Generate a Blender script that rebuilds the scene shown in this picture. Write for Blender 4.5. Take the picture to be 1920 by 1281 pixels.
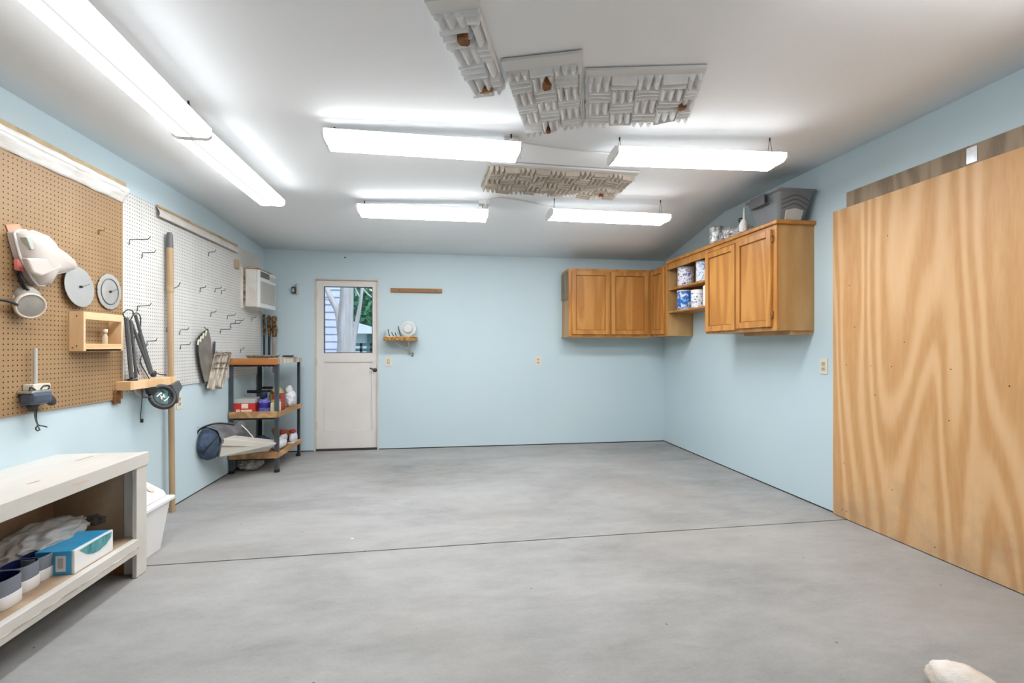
import bpy, bmesh, math, random
from mathutils import Vector, Matrix, noise
R = math.radians
for o in list(bpy.data.objects): bpy.data.objects.remove(o)
scene = bpy.context.scene
COL = scene.collection

# ------------------------------------------------------------------ camera
F = 915.0; A = math.atan(132/915); CA, SA = math.cos(A), math.sin(A); EYE = 1.225
cam = bpy.data.cameras.new('camera'); cam.sensor_width = 36; cam.lens = 36*F/1920
cam.shift_y = 10.5/1920; cam.clip_start = .05
co = bpy.data.objects.new('camera', cam); COL.objects.link(co)
co.location = (0, 0, EYE); co.rotation_euler = (R(90), 0, -A)
scene.camera = co
# ------------------------------------------------------------------ world, sun, exposure
world = bpy.data.worlds.new('world'); scene.world = world; world.use_nodes = True
wn = world.node_tree; wn.nodes.clear()
sky = wn.nodes.new('ShaderNodeTexSky'); sky.sky_type = 'NISHITA'; sky.sun_disc = False
sky.sun_elevation = R(50); sky.sun_rotation = R(150)
bg = wn.nodes.new('ShaderNodeBackground'); bg.inputs[1].default_value = .17
wo = wn.nodes.new('ShaderNodeOutputWorld')
wn.links.new(sky.outputs[0], bg.inputs[0]); wn.links.new(bg.outputs[0], wo.inputs[0])
sun = bpy.data.lights.new('sun', 'SUN'); sun.energy = 1.25; sun.angle = R(2); sun.color = (1, .96, .88)
so = bpy.data.objects.new('sun', sun); COL.objects.link(so); so.rotation_euler = (R(48), 0, R(25)); so.location = (0, 0, 9)
vs = scene.view_settings
vs.view_transform = 'Standard'; vs.look = 'None'; vs.gamma = 1; vs.use_curve_mapping = False; vs.exposure = 0.76
LAMP = 22.0          # radiance of the tubes in the shop lights

# ------------------------------------------------------------------ pixel -> place helpers
XL, XR, YB, YF = -2.035, 2.86, 6.0, -1.4
def ray(px, py):
    cx = (px-960)/F; cz = (651-py)/F
    return Vector((cx*CA+SA, -cx*SA+CA, cz))
def onx(px, py, X):
    d = ray(px, py); t = X/d.x; return Vector((X, d.y*t, EYE+d.z*t))
def ony(px, py, Y):
    d = ray(px, py); t = Y/d.y; return Vector((d.x*t, Y, EYE+d.z*t))
def onz(px, py, Z):
    d = ray(px, py); t = (Z-EYE)/d.z; return Vector((d.x*t, d.y*t, Z))
def zc(x, y):
    s = (x-XL)/(XR-XL); f = 2.44+.17*s; b = 2.364-.019*s
    k = min(max((y-4.62)/(YB-4.62), 0), 1.2)
    return f+(b-f)*k
def onceil(px, py, drop=0.):
    z = 2.5
    for _ in range(30):
        p = onz(px, py, z-drop); z = zc(p.x, p.y)
    return onz(px, py, z-drop)

# ------------------------------------------------------------------ materials
def lin(c):
    if isinstance(c, str): c = tuple(int(c[i:i+2], 16)/255 for i in (0, 2, 4))
    return tuple((v/12.92 if v <= .04045 else ((v+.055)/1.055)**2.4) for v in c)+(1,)
class NT:
    def __init__(s, name):
        s.m = bpy.data.materials.new(name); s.m.use_nodes = True; s.t = s.m.node_tree
        s.b = s.t.nodes['Principled BSDF']; s.out = s.t.nodes['Material Output']
    def n(s, typ, **kw):
        nd = s.t.nodes.new('ShaderNode'+typ)
        for k, v in kw.items():
            if k in nd.inputs: nd.inputs[k].default_value = v
            else: setattr(nd, k, v)
        return nd
    def l(s, a, b): s.t.links.new(a, b)
    def math(s, op, a, b=None, clamp=False):
        nd = s.n('Math', operation=op, use_clamp=clamp)
        for i, v in enumerate((a, b)):
            if v is None: continue
            if isinstance(v, (int, float)): nd.inputs[i].default_value = v
            else: s.l(v, nd.inputs[i])
        return nd.outputs[0]
    def coord(s, stretch=(1, 1, 1), rnd=True):
        tc = s.n('TexCoord'); mp = s.n('Mapping'); mp.inputs['Scale'].default_value = stretch
        s.l(tc.outputs['Object'], mp.inputs[0])
        if rnd:
            oi = s.n('ObjectInfo'); cb = s.n('CombineXYZ')
            for i in range(3): s.l(s.math('MULTIPLY', oi.outputs['Random'], 13.7+i*7.1), cb.inputs[i])
            s.l(cb.outputs[0], mp.inputs['Location'])
        return mp.outputs[0]
    def noise(s, vec, scale, detail=4, rough=.55, dist=0):
        nd = s.n('TexNoise', Scale=scale, Detail=detail, Roughness=rough, Distortion=dist)
        s.l(vec, nd.inputs['Vector']); return nd.outputs[0]
    def ramp(s, fac, stops):
        nd = s.n('ValToRGB'); e = nd.color_ramp.elements
        while len(e) < len(stops): e.new(.5)
        for i, (p, c) in enumerate(stops): e[i].position = p; e[i].color = lin(c)
        s.l(fac, nd.inputs[0]); return nd.outputs[0]
    def mix(s, fac, a, b, mode='MIX'):
        nd = s.n('Mix', data_type='RGBA', blend_type=mode)
        for v, i in ((fac, 0), (a, 6), (b, 7)):
            if isinstance(v, (int, float)): nd.inputs[i].default_value = v
            elif isinstance(v, (tuple, str)): nd.inputs[i].default_value = lin(v) if isinstance(v, str) else v
            else: s.l(v, nd.inputs[i])
        return nd.outputs[2]
    def bump(s, h, strength, dist=.01):
        nd = s.n('Bump', Strength=strength, Distance=dist); s.l(h, nd.inputs['Height']); s.l(nd.outputs[0], s.b.inputs['Normal'])
    def col(s, c):
        if isinstance(c, str): s.b.inputs['Base Color'].default_value = lin(c)
        else: s.l(c, s.b.inputs['Base Color'])
def M(name, c, c2=None, rough=.6, metal=0, scale=6, detail=4, stretch=(1, 1, 1), bump=0, bscale=None, lo=.35, hi=.65, spec=.5, dist=0):
    t = NT(name); t.b.inputs['Roughness'].default_value = rough; t.b.inputs['Metallic'].default_value = metal
    t.b.inputs['Specular IOR Level'].default_value = spec
    if c2 or bump:
        v = t.coord(stretch); f = t.noise(v, scale, detail, dist=dist)
    if c2: t.col(t.ramp(f, [(lo, c), (hi, c2)]))
    else: t.col(c)
    if bump: t.bump(t.noise(v, bscale or scale*4, 3), bump)
    return t.m
def wood(name, c1, c2, c3, stretch, rings=9, rough=.5, base=2.0, dirt=None, spec=.4):
    """contour lines of a stretched noise field give plain-sawn cathedral grain"""
    t = NT(name); t.b.inputs['Roughness'].default_value = rough; t.b.inputs['Specular IOR Level'].default_value = spec
    v = t.coord(stretch)
    f = t.noise(v, base, 1.5, .4, .25)
    s = t.math('SINE', t.math('MULTIPLY', f, rings*6.283))
    s = t.math('MULTIPLY_ADD', s, .5); s.node.inputs[2].default_value = .5
    s = t.math('POWER', s, 1.6)
    fine = t.noise(v, base*22, 3, .6)
    big = t.noise(v, base*.8, 2)
    k = t.math('ADD', t.math('MULTIPLY', s, .5), t.math('MULTIPLY', fine, .4))
    c = t.ramp(k, [(.15, c1), (.5, c2), (.85, c3)])
    c = t.mix(t.math('MULTIPLY', big, .35), c, t.ramp(big, [(.35, c1), (.7, c2)]))
    if dirt:
        u = t.coord((1, 1, 1), False); sp = t.n('SeparateXYZ'); t.l(u, sp.inputs[0])
        n2 = t.noise(u, 7, 5, .65)
        g = t.math('SUBTRACT', n2, t.math('MULTIPLY', sp.outputs[2], .9))
        c = t.mix(t.math('MULTIPLY', t.ramp(g, [(.2, (0, 0, 0)), (.62, (1, 1, 1))]), .45), c, dirt)
    t.col(c); t.bump(k, .12, .002)
    return t.m
def glassy(name, tint, mixf=.15, rough=.05):
    """thin clear sheet: mostly see-through with a little gloss"""
    t = NT(name); tr = t.n('BsdfTransparent'); tr.inputs[0].default_value = lin(tint)
    gl = t.n('BsdfGlossy'); gl.inputs['Roughness'].default_value = rough
    mx = t.n('MixShader'); mx.inputs[0].default_value = mixf
    t.l(tr.outputs[0], mx.inputs[1]); t.l(gl.outputs[0], mx.inputs[2]); t.l(mx.outputs[0], t.out.inputs[0]); return t.m
def milky(name, c, tr=.5, rough=.3):
    t = NT(name); t.col(c); t.b.inputs['Roughness'].default_value = rough
    tp = t.n('BsdfTransparent'); mx = t.n('MixShader'); mx.inputs[0].default_value = tr
    t.l(t.b.outputs[0], mx.inputs[1]); t.l(tp.outputs[0], mx.inputs[2]); t.l(mx.outputs[0], t.out.inputs[0]); return t.m
def peg(name, c, c2, hole):
    t = NT(name); t.b.inputs['Roughness'].default_value = .55
    v = t.coord((1, 1, 1), False); sp = t.n('SeparateXYZ'); t.l(v, sp.inputs[0])
    ds = []
    for i in (1, 2):
        q = t.math('FRACT', t.math('MULTIPLY', sp.outputs[i], 1/.0254)); q = t.math('SUBTRACT', q, .5); ds.append(t.math('MULTIPLY', q, q))
    d = t.math('SQRT', t.math('ADD', *ds)); h = t.math('LESS_THAN', d, .15)
    base = t.ramp(t.noise(v, 3, 5), [(.35, c), (.65, c2)])
    t.col(t.mix(h, base, hole)); t.bump(t.math('SUBTRACT', 1, h), .8, .004); return t.m

mt = {}
t = NT('blue_wall_paint'); v = t.coord((1, 1, 1), False); t.b.inputs['Roughness'].default_value = .5; t.b.inputs['Specular IOR Level'].default_value = .35
t.col(t.ramp(t.noise(v, 1.1, 4), [(.3, 'BED1D8'), (.7, 'C4D5DB')])); t.bump(t.noise(v, 160, 2), .05, .002); mt['wall'] = t.m
t = NT('ceiling_paint'); v = t.coord((1, 1, 1), False); t.b.inputs['Roughness'].default_value = .7
t.col(t.ramp(t.noise(v, 1.0, 3), [(.3, 'EFF1F3'), (.7, 'F3F5F7')])); t.bump(t.noise(v, 120, 2), .04, .002); mt['ceil'] = t.m
# concrete: large pale/dark clouds, trowel streaks, pits and paint flecks
t = NT('bare_concrete'); v = t.coord((1, 1, 1), False); vst = t.coord((.6, 1.15, 1), False)
t.b.inputs['Roughness'].default_value = .62; t.b.inputs['Specular IOR Level'].default_value = .3
big = t.noise(vst, 1.0, 7, .6, .5); mid = t.noise(vst, 6, 8, .72, .2); fine = t.noise(v, 70, 5, .75)
k = t.math('ADD', t.math('MULTIPLY', big, .55), t.math('ADD', t.math('MULTIPLY', mid, .3), t.math('MULTIPLY', fine, .15)))
c = t.ramp(k, [(.36, '80807E'), (.44, '92918F'), (.52, '9D9C9A'), (.62, 'A9A8A6')])
warm = t.noise(v, .8, 3); c = t.mix(t.math('MULTIPLY', t.ramp(warm, [(.5, (0, 0, 0)), (.72, (1, 1, 1))]), .4), c, '9B9088')
vo = t.n('TexVoronoi', Scale=11.0, Randomness=1.0); t.l(v, vo.inputs['Vector'])
sel = t.n('SeparateColor'); t.l(vo.outputs['Color'], sel.inputs[0])
pit = t.math('MULTIPLY', t.math('LESS_THAN', vo.outputs['Distance'], .06), t.math('GREATER_THAN', sel.outputs[0], .8))
c = t.mix(t.math('MULTIPLY', pit, .75), c, '4A4744')
vo2 = t.n('TexVoronoi', Scale=4.0, Randomness=1.0); t.l(vst, vo2.inputs['Vector'])
sel2 = t.n('SeparateColor'); t.l(vo2.outputs['Color'], sel2.inputs[0])
fl = t.math('MULTIPLY', t.math('LESS_THAN', vo2.outputs['Distance'], .03), t.math('GREATER_THAN', sel2.outputs[1], .8))
c = t.mix(t.math('MULTIPLY', fl, .8), c, 'F4F3F0')
t.col(c); t.bump(t.math('ADD', mid, t.math('MULTIPLY', fine, .4)), .12, .004); mt['floor'] = t.m
mt['gap'] = M('dark_gap', '3B3631', rough=.9)
mt['brownpeg'] = peg('brown_pegboard', '937450', '9F805A', '2A1808')
mt['whitepeg'] = peg('white_pegboard', 'CBC9C5', 'D6D4D0', '45413D')
mt['cab'] = wood('honey_oak', 'A97033', 'BF8544', 'CB9453', (3, 3, .5), 5, .38, 1.4)
mt['cabside'] = wood('cabinet_side_veneer', 'A9814F', 'BA9360', 'C6A070', (3, 3, .6), 4, .4, 1.4)
mt['cabdark'] = M('cabinet_groove_shade', '80501F', rough=.6)
mt['cabin'] = M('cabinet_inside', 'A9855A', 'B8946A', rough=.6)
mt['ply'] = wood('fir_plywood', 'C4925C', 'D9AE7E', 'E2BB8E', (1, 1.15, .17), 14, .5, 1.8, dirt='94806A')
mt['oldply'] = wood('weathered_plywood', '7B6A58', '9A8670', 'A8947C', (1, 5, .6), 4, .7, 1.5)
mt['pine'] = wood('pale_pine', 'D6AC7C', 'E4BE92', 'EBCBA2', (3, .6, 3), 5, .55, 1.6)
mt['pinev'] = wood('pale_pine_upright', 'D6AC7C', 'E4BE92', 'EBCBA2', (3, 3, .6), 5, .55, 1.6)
mt['brownwood'] = wood('brown_wood', '8F6238', 'A87A4C', 'B98A5A', (.6, 3, 3), 5, .55, 1.6)
mt['shelfwood'] = wood('shelf_board', '9A744C', 'B98F62', 'CBA679', (3, .7, 3), 5, .6, 1.5)
mt['redwood'] = wood('orange_wood_edge', 'A96B38', 'B97A45', 'C58A55', (.7, 3, 3), 5, .5, 1.5)
mt['bark'] = M('bark_edge', '6B3F18', 'D2A35C', scale=55, rough=.8, bump=.5, bscale=70)
mt['benchwhite'] = M('chipped_white_paint', 'CBC6BE', 'D6D1CA', scale=5, stretch=(1, .4, 1), rough=.5, bump=.1, bscale=30)
mt['benchply'] = wood('stained_plywood', 'A08468', 'B39A80', 'BFA88E', (2, 2, 1.2), 3, .6, 1.2)
mt['benchdark'] = wood('dark_plywood', '8A5C30', 'A1703E', 'AE7F4D', (2, 2, 1), 4, .6, 1.4)
mt['white'] = M('white_plastic', 'E9E8E6', rough=.4)
mt['whitemetal'] = M('white_enamel', 'E6E6E4', rough=.35)
mt['door'] = M('door_paint', 'DAD6D2', 'E0DCD8', scale=3, rough=.45)
mt['jamb'] = M('jamb_paint', 'C4BDB4', 'CFC8BF', scale=5, rough=.5)
mt['cream'] = M('cream_plastic', 'DAD3C2', rough=.4)
mt['creamd'] = M('dark_cream_plastic', 'BFB092', rough=.45)
mt['black'] = M('black_plastic', '1E1D1D', rough=.5)
mt['dark'] = M('dark_metal', '3A3A3C', '4A4A4D', rough=.45, metal=.6)
mt['post'] = M('grey_blue_steel', '3E454C', '555C63', scale=9, stretch=(1, 1, .3), rough=.45, metal=.4)
mt['grey'] = M('grey_plastic', '707274', '7A7C7E', rough=.5)
mt['greyd'] = M('dark_grey_plastic', '5A5B5C', rough=.5)
mt['ltgrey'] = M('light_grey_plastic', 'B9B7B3', rough=.45)
mt['steel'] = M('brushed_steel', 'A9ABAD', 'C4C5C6', rough=.3, metal=.8, scale=20)
mt['blade'] = M('dull_saw_steel', 'A8A6A2', 'BDBBB7', rough=.42, metal=.35, scale=4)
mt['blade2'] = M('pale_disc', 'A6A6A4', 'B8B8B6', rough=.35, metal=.3, scale=3)
mt['brass'] = M('brass', 'A5803C', rough=.35, metal=.8)
mt['rust'] = M('rusty_brown', '5A3519', '96602C', scale=30, rough=.8, bump=.3)
mt['wrap'] = M('worn_brown_wrap', '3A2818', '8A6740', scale=38, rough=.85, bump=.4, lo=.42, hi=.6)
mt['foamw'] = M('white_foam', 'E2E4E6', 'ECEDEE', scale=14, rough=.9, bump=.15, bscale=90)
mt['foamt'] = M('tan_foam', 'B5AB9E', 'D0C7BA', scale=9, rough=.95, bump=.2, bscale=90)
mt['foamg'] = M('grey_foam', 'DCDCDC', 'E8E8E7', scale=12, rough=.9, bump=.15, bscale=90)
mt['backer'] = M('white_backing', 'DCDCDA', rough=.8)
mt['fabric'] = M('navy_fabric', '2F3C50', '4A5A70', scale=14, rough=.9, bump=.2, bscale=200)
mt['fabricg'] = M('grey_fabric', '5C5B5F', '7B797B', scale=9, rough=.9, bump=.2, bscale=150)
mt['chute'] = M('cream_grey_plastic', 'BFB9AE', 'C6C1B7', scale=4, rough=.5)
mt['denim'] = M('blue_cloth', '22365A', '4D7FB4', scale=10, rough=.9, bump=.3, bscale=60, lo=.4, hi=.62)
mt['navy'] = M('navy_plastic', '161F52', rough=.35)
mt['clearside'] = milky('smoky_clear_plastic', '8C909C', .25, .2)
mt['bag'] = milky('crinkled_clear_plastic', 'D3D1CE', .22, .25)
mt['paperbag'] = M('grey_paper', 'B0A89E', 'C6C0B8', scale=7, rough=.9, bump=.3, bscale=20)
mt['cyan'] = M('cyan_card', '2FA0D8', '45B2E6', rough=.45)
mt['teal'] = M('teal_film', '2F7C86', '5FA6A8', scale=9, stretch=(1, 4, 1), rough=.2)
mt['red'] = M('red_card', 'C4322B', 'CE443A', rough=.5)
mt['redd'] = M('dark_red', 'A02A26', rough=.5)
mt['print'] = M('pale_print', 'F0C9B0', 'F7E3D2', scale=40, rough=.5)
mt['purple'] = M('purple_label', '4B3FA0', '7C8ED8', scale=30, rough=.4)
mt['purpled'] = M('dark_purple', '3A1E78', rough=.4)
mt['yellow'] = M('yellow_pouch', 'D9CF7A', 'F1EFD8', scale=35, rough=.5)
mt['olive'] = M('yellow_bag', 'B5A45A', 'CDBE7C', scale=12, rough=.6)
mt['whitebag'] = M('white_blue_bag', 'E6E6EA', '8C93B8', scale=16, rough=.6, lo=.55, hi=.7, bump=.3, bscale=25)
mt['cloth'] = M('white_cloth', 'CFD0D6', 'E3E3E8', scale=9, rough=.9, bump=.3, bscale=40)
mt['slat'] = M('weathered_slat', '8D8071', 'CFC4B4', scale=16, stretch=(1, 1, .3), rough=.85, bump=.3, lo=.4, hi=.6)
mt['slatd'] = M('slat_end_dark', '4E4238', 'A79A88', scale=35, rough=.9)
mt['leather'] = M('grey_leather', '6B645C', '7F7870', scale=10, rough=.8, bump=.15)
mt['polewood'] = wood('pole_wood', 'A38766', 'B39878', 'BCA484', (6, 6, .3), 3, .55, 1.5)
mt['foil'] = M('crumpled_foil', '8E8E90', 'F0F0F0', scale=22, rough=.3, metal=.6, bump=.8, bscale=30, lo=.4, hi=.6)
mt['maskw'] = milky('milky_clear_plastic', 'D3C9C1', .12, .3)
mt['maskg'] = M('mask_grey', '8A857E', 'A39D95', rough=.6)
mt['maskrim'] = M('mask_rim', 'CFC3B4', 'DDD2C4', rough=.5)
mt['fuzz'] = M('cream_fleece', 'E9E5DF', 'D8C9BA', scale=12, rough=.95, bump=.4, bscale=120)
mt['lensglass'] = glassy('magnifier_glass', 'CFE8E6', .25, .05)
mt['pane'] = glassy('window_glass', 'F2F8FA', .06, .02)
mt['clear'] = glassy('clear_plastic', 'EFEFEA', .2, .15)
mt['ac'] = M('aged_white_metal', 'CFC9BF', 'E2DFDA', scale=5, rough=.45)
mt['acfront'] = M('ac_front_plastic', 'DEDEDE', rough=.4)
mt['film'] = M('plastic_film', 'DAD6D0', 'EFEDEA', scale=12, stretch=(1, .5, 2), rough=.22, bump=.5, bscale=9)
mt['trimwood'] = M('tan_trim', 'A58D68', 'C0A982', scale=9, rough=.6)
for nm, a, b, s, lo, hi in (('flora', 'F0EEF2', '4F5FB4', 26, .52, .6), ('florb', '2C6FC4', 'DDE6F2', 24, .5, .62), ('florc', 'EDEDF0', '2F4C9A', 40, .55, .62), ('flord', 'E9EBEF', '3F86C8', 20, .5, .62)):
    mt[nm] = M('canister_print_'+nm, a, b, scale=s, rough=.35, lo=lo, hi=hi, dist=.8)
def lampmat():
    t = NT('lit_lens'); v = t.coord((1, 1, 1), False); sp = t.n('SeparateXYZ'); t.l(v, sp.inputs[0])
    d = t.math('MAXIMUM', t.math('SUBTRACT', .05, t.math('ABSOLUTE', sp.outputs[1])), 0.0)
    k = t.math('SUBTRACT', 1, t.math('DIVIDE', d, .045), True)
    st = t.math('MULTIPLY_ADD', k, LAMP); st.node.inputs[2].default_value = .5
    sh = t.math('MULTIPLY', t.math('GREATER_THAN', sp.outputs[2], .0485), .90)      # the shoulder above the rim is dimmer
    st = t.math('MULTIPLY', st, t.math('SUBTRACT', 1, sh))
    sd = t.math('MULTIPLY', t.math('GREATER_THAN', t.math('ABSOLUTE', sp.outputs[1]), .045), .66)      # sloping sides give less than the underside
    sd = t.math('MULTIPLY', sd, t.math('GREATER_THAN', sp.outputs[2], .0045))
    st = t.math('MULTIPLY', st, t.math('SUBTRACT', 1, sd))
    e = t.n('Emission'); e.inputs[0].default_value = (.955, .98, 1, 1); t.l(st, e.inputs[1]); t.l(e.outputs[0], t.out.inputs[0]); return t.m
mt['lamp'] = lampmat()

# ------------------------------------------------------------------ mesh builder
class MB:
    def __init__(s): s.v = []; s.f = []
    def add(s, vs, fs):
        k = len(s.v); s.v += [Vector(p) for p in vs]; s.f += [tuple(i+k for i in f) for f in fs]; return s
    def box(s, x0, x1, y0, y1, z0, z1, m=None):
        vs = [Vector((x, y, z)) for z in (z0, z1) for y in (y0, y1) for x in (x0, x1)]
        if m: vs = [m @ p for p in vs]
        return s.add(vs, [(0, 2, 3, 1), (4, 5, 7, 6), (0, 1, 5, 4), (2, 6, 7, 3), (0, 4, 6, 2), (1, 3, 7, 5)])
    def bar(s, p, q, w, h, up=(0, 0, 1)):
        p, q = Vector(p), Vector(q); d = (q-p).normalized(); u = Vector(up)
        if abs(d.dot(u)) > .98: u = Vector((1, 0, 0))
        a = d.cross(u).normalized(); b = a.cross(d)
        m = Matrix((a, d, b)).transposed().to_4x4(); m.translation = p
        return s.box(-w/2, w/2, 0, (q-p).length, -h/2, h/2, m)
    def tube(s, pts, r, n=8, caps=True):
        pts = [Vector(p) for p in pts]; rs = r if isinstance(r, (list, tuple)) else [r]*len(pts)
        d0 = (pts[1]-pts[0]).normalized(); u = Vector((0, 0, 1)) if abs(d0.z) < .9 else Vector((1, 0, 0)); rings = []
        for i, p in enumerate(pts):
            d = (pts[min(i+1, len(pts)-1)]-pts[max(i-1, 0)]).normalized()
            a = (u-d*u.dot(d)).normalized(); u = a; b = d.cross(a)
            rings.append([p+(a*math.cos(6.28319*k/n)+b*math.sin(6.28319*k/n))*rs[i] for k in range(n)])
        fs = [(i*n+k, i*n+(k+1) % n, (i+1)*n+(k+1) % n, (i+1)*n+k) for i in range(len(pts)-1) for k in range(n)]
        if caps: fs += [tuple(range(n))[::-1], tuple(range((len(pts)-1)*n, len(pts)*n))]
        return s.add([q for r_ in rings for q in r_], fs)
    def lathe(s, prof, n=24, m=None, caps=True):
        m = m or Matrix.Identity(4)
        vs = [m @ Vector((r*math.cos(6.28319*k/n), r*math.sin(6.28319*k/n), z)) for r, z in prof for k in range(n)]
        fs = [(i*n+k, i*n+(k+1) % n, (i+1)*n+(k+1) % n, (i+1)*n+k) for i in range(len(prof)-1) for k in range(n)]
        if caps and prof[0][0] > 1e-4: fs.append(tuple(range(n))[::-1])
        if caps and prof[-1][0] > 1e-4: fs.append(tuple(range((len(prof)-1)*n, len(prof)*n)))
        return s.add(vs, fs)
    def prism(s, pts, off):
        pts = [Vector(p) for p in pts]; off = Vector(off); n = len(pts)
        return s.add(pts+[p+off for p in pts], [tuple(range(n))[::-1], tuple(range(n, 2*n))]+[(i, (i+1) % n, n+(i+1) % n, n+i) for i in range(n)])
    def quad(s, a, b, c, d): return s.add([a, b, c, d], [(0, 1, 2, 3)])
    def grid(s, fn, nu, nv):
        vs = [fn(i/nu, j/nv) for j in range(nv+1) for i in range(nu+1)]
        return s.add(vs, [(j*(nu+1)+i, j*(nu+1)+i+1, (j+1)*(nu+1)+i+1, (j+1)*(nu+1)+i) for j in range(nv) for i in range(nu)])
    def blob(s, c, r, amp=.25, freq=2.5, seed=0, sub=4, flat=None, ridge=False):
        bm = bmesh.new(); bmesh.ops.create_icosphere(bm, subdivisions=sub, radius=1)
        c = Vector(c); vs = []
        for v in bm.verts:
            q = v.co*freq+Vector((seed*3.1, seed*1.7, seed))
            h = (1-abs(noise.noise(q))*2)*.6+.4*noise.noise(q*2.3) if ridge else noise.noise(q)+.5*noise.noise(q*2.1)
            p = v.co*(1+amp*h); p = Vector((p.x*r[0], p.y*r[1], p.z*r[2]))+c
            if flat is not None and p.z < flat: p.z = flat
            vs.append(p)
        fs = [tuple(v.index for v in f.verts) for f in bm.faces]; bm.free(); return s.add(vs, fs)
    def build(s, name, mat, parent=None, smooth=False, bevel=0, solid=0, origin=None, angle=None, xform=None):
        base = Vector(parent.location) if parent else (Vector(origin) if origin else None)
        if base is None:
            xs = [p.x for p in s.v]; ys = [p.y for p in s.v]
            base = Vector(((min(xs)+max(xs))/2, (min(ys)+max(ys))/2, min(p.z for p in s.v)))
        if parent and parent.type == 'MESH': base = Vector(parent['base'])
        me = bpy.data.meshes.new(name); me.from_pydata([tuple(p-base) for p in s.v], [], s.f)
        bm = bmesh.new(); bm.from_mesh(me); bmesh.ops.recalc_face_normals(bm, faces=bm.faces); bm.to_mesh(me); bm.free()
        me.materials.append(mat if not isinstance(mat, str) else mt[mat])
        if smooth: me.polygons.foreach_set('use_smooth', [True]*len(me.polygons))
        o = bpy.data.objects.new(name, me); COL.objects.link(o)
        if parent: o.parent = parent
        else: o.location = base
        o['base'] = tuple(base)
        if solid:
            md = o.modifiers.new('solid', 'SOLIDIFY'); md.thickness = solid; md.offset = 0
        if bevel:
            md = o.modifiers.new('bevel', 'BEVEL'); md.width = bevel; md.segments = 2; md.limit_method = 'ANGLE'
        if smooth and not bevel and angle is None and len(me.polygons) < 4000 and any(len(p.vertices) > 6 for p in me.polygons):
            me.set_sharp_from_angle(angle=R(40))
        elif angle: me.set_sharp_from_angle(angle=R(angle))
        return o
def tag(o, label, cat, group=None):
    o['label'] = label; o['category'] = cat
    if group: o['group'] = group
    return o
def thing(name, loc, label, cat, group=None):
    o = bpy.data.objects.new(name, None); o.location = loc; o.empty_display_size = .05; COL.objects.link(o)
    return tag(o, label, cat, group)
def struct(o): o['kind'] = 'structure'; return o
def B(x0, x1, y0, y1, z0, z1): return MB().box(x0, x1, y0, y1, z0, z1)
def circ(c, r, u, v, n=24, a0=0, a1=360):
    c, u, v = Vector(c), Vector(u), Vector(v)
    return [c+u*(r*math.cos(R(a0+(a1-a0)*i/n)))+v*(r*math.sin(R(a0+(a1-a0)*i/n))) for i in range(n+(0 if a1-a0 == 360 else 1))]
def curve(pts, n=6):
    """Catmull-Rom through points"""
    P = [Vector(p) for p in pts]; P = [2*P[0]-P[1]]+P+[2*P[-1]-P[-2]]; out = []
    for i in range(1, len(P)-2):
        for k in range(n):
            t = k/n; a, b, c, d = P[i-1:i+3]
            out.append(.5*((2*b)+(c-a)*t+(2*a-5*b+4*c-d)*t*t+(3*b-a-3*c+d)*t**3))
    return out+[P[-2]]

# ================================================================== ROOM SHELL
ja, jb = 2.985, 3.095                      # saw-cut joint, slightly skew
g = .006
fl = MB()
fl.add([(XL-.12, YF-.12, 0), (XR+.12, YF-.12, 0), (XR+.12, jb-g, 0), (XL-.12, ja-g, 0)], [(0, 1, 2, 3)])
fl.add([(XL-.12, ja+g, 0), (XR+.12, jb+g, 0), (XR+.12, YB+.14, 0), (XL-.12, YB+.14, 0)], [(0, 1, 2, 3)])
fl.add([(XL-.12, ja-g, 0), (XR+.12, jb-g, 0), (XR+.12, jb-g, -.012), (XL-.12, ja-g, -.012)], [(0, 1, 2, 3)])
fl.add([(XL-.12, ja+g, 0), (XR+.12, jb+g, 0), (XR+.12, jb+g, -.012), (XL-.12, ja+g, -.012)], [(0, 1, 2, 3)])
fo = struct(fl.build('floor', 'floor', origin=(0, 0, 0)))
MB().add([(XL-.12, ja-g, -.012), (XR+.12, jb-g, -.012), (XR+.12, jb+g, -.012), (XL-.12, ja+g, -.012)], [(0, 1, 2, 3)]).build('joint_filler', M('joint_dirt', '8D8781', rough=.9), fo)
def cpt(u, w):
    x = XL-.1+(XR-XL+.2)*u; y = YF-.1+(YB-YF+.2)*w
    return (x, y, zc(min(max(x, XL), XR), y))
ys = [YF-.1, 0, 2, 4.45, 4.55, 4.62, 4.7, 4.8, 5.4, YB+.1]
cm = MB(); nx = 8
cm.add([(XL-.1+(XR-XL+.2)*i/nx, y, zc(XL-.1+(XR-XL+.2)*i/nx, y)) for y in ys for i in range(nx+1)],
       [(j*(nx+1)+i, j*(nx+1)+i+1, (j+1)*(nx+1)+i+1, (j+1)*(nx+1)+i) for j in range(len(ys)-1) for i in range(nx)])
ceil = struct(cm.build('ceiling', 'ceil', origin=(0, 0, 2.4), smooth=True)); md = ceil.modifiers.new('s', 'SOLIDIFY'); md.thickness = .06; md.offset = 1
GAP = .012; DX0, DX1, DZ = -1.482, -.742, 2.035
def wallpoly(pts, off, name): return struct(MB().prism(pts, off).build(name, 'wall', origin=pts[0]))
ycr = 4.62
wallpoly([(XL, YF, GAP), (XL, YB+.12, GAP), (XL, YB+.12, zc(XL, YB)+.02), (XL, YB, zc(XL, YB)+.02), (XL, ycr, 2.46), (XL, YF, 2.46)], (-.12, 0, 0), 'wall_left')
wallpoly([(XR, YF, GAP), (XR, YB+.12, GAP), (XR, YB+.12, zc(XR, YB)+.02), (XR, YB, zc(XR, YB)+.02), (XR, ycr, 2.63), (XR, YF, 2.63)], (.12, 0, 0), 'wall_right')
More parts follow.
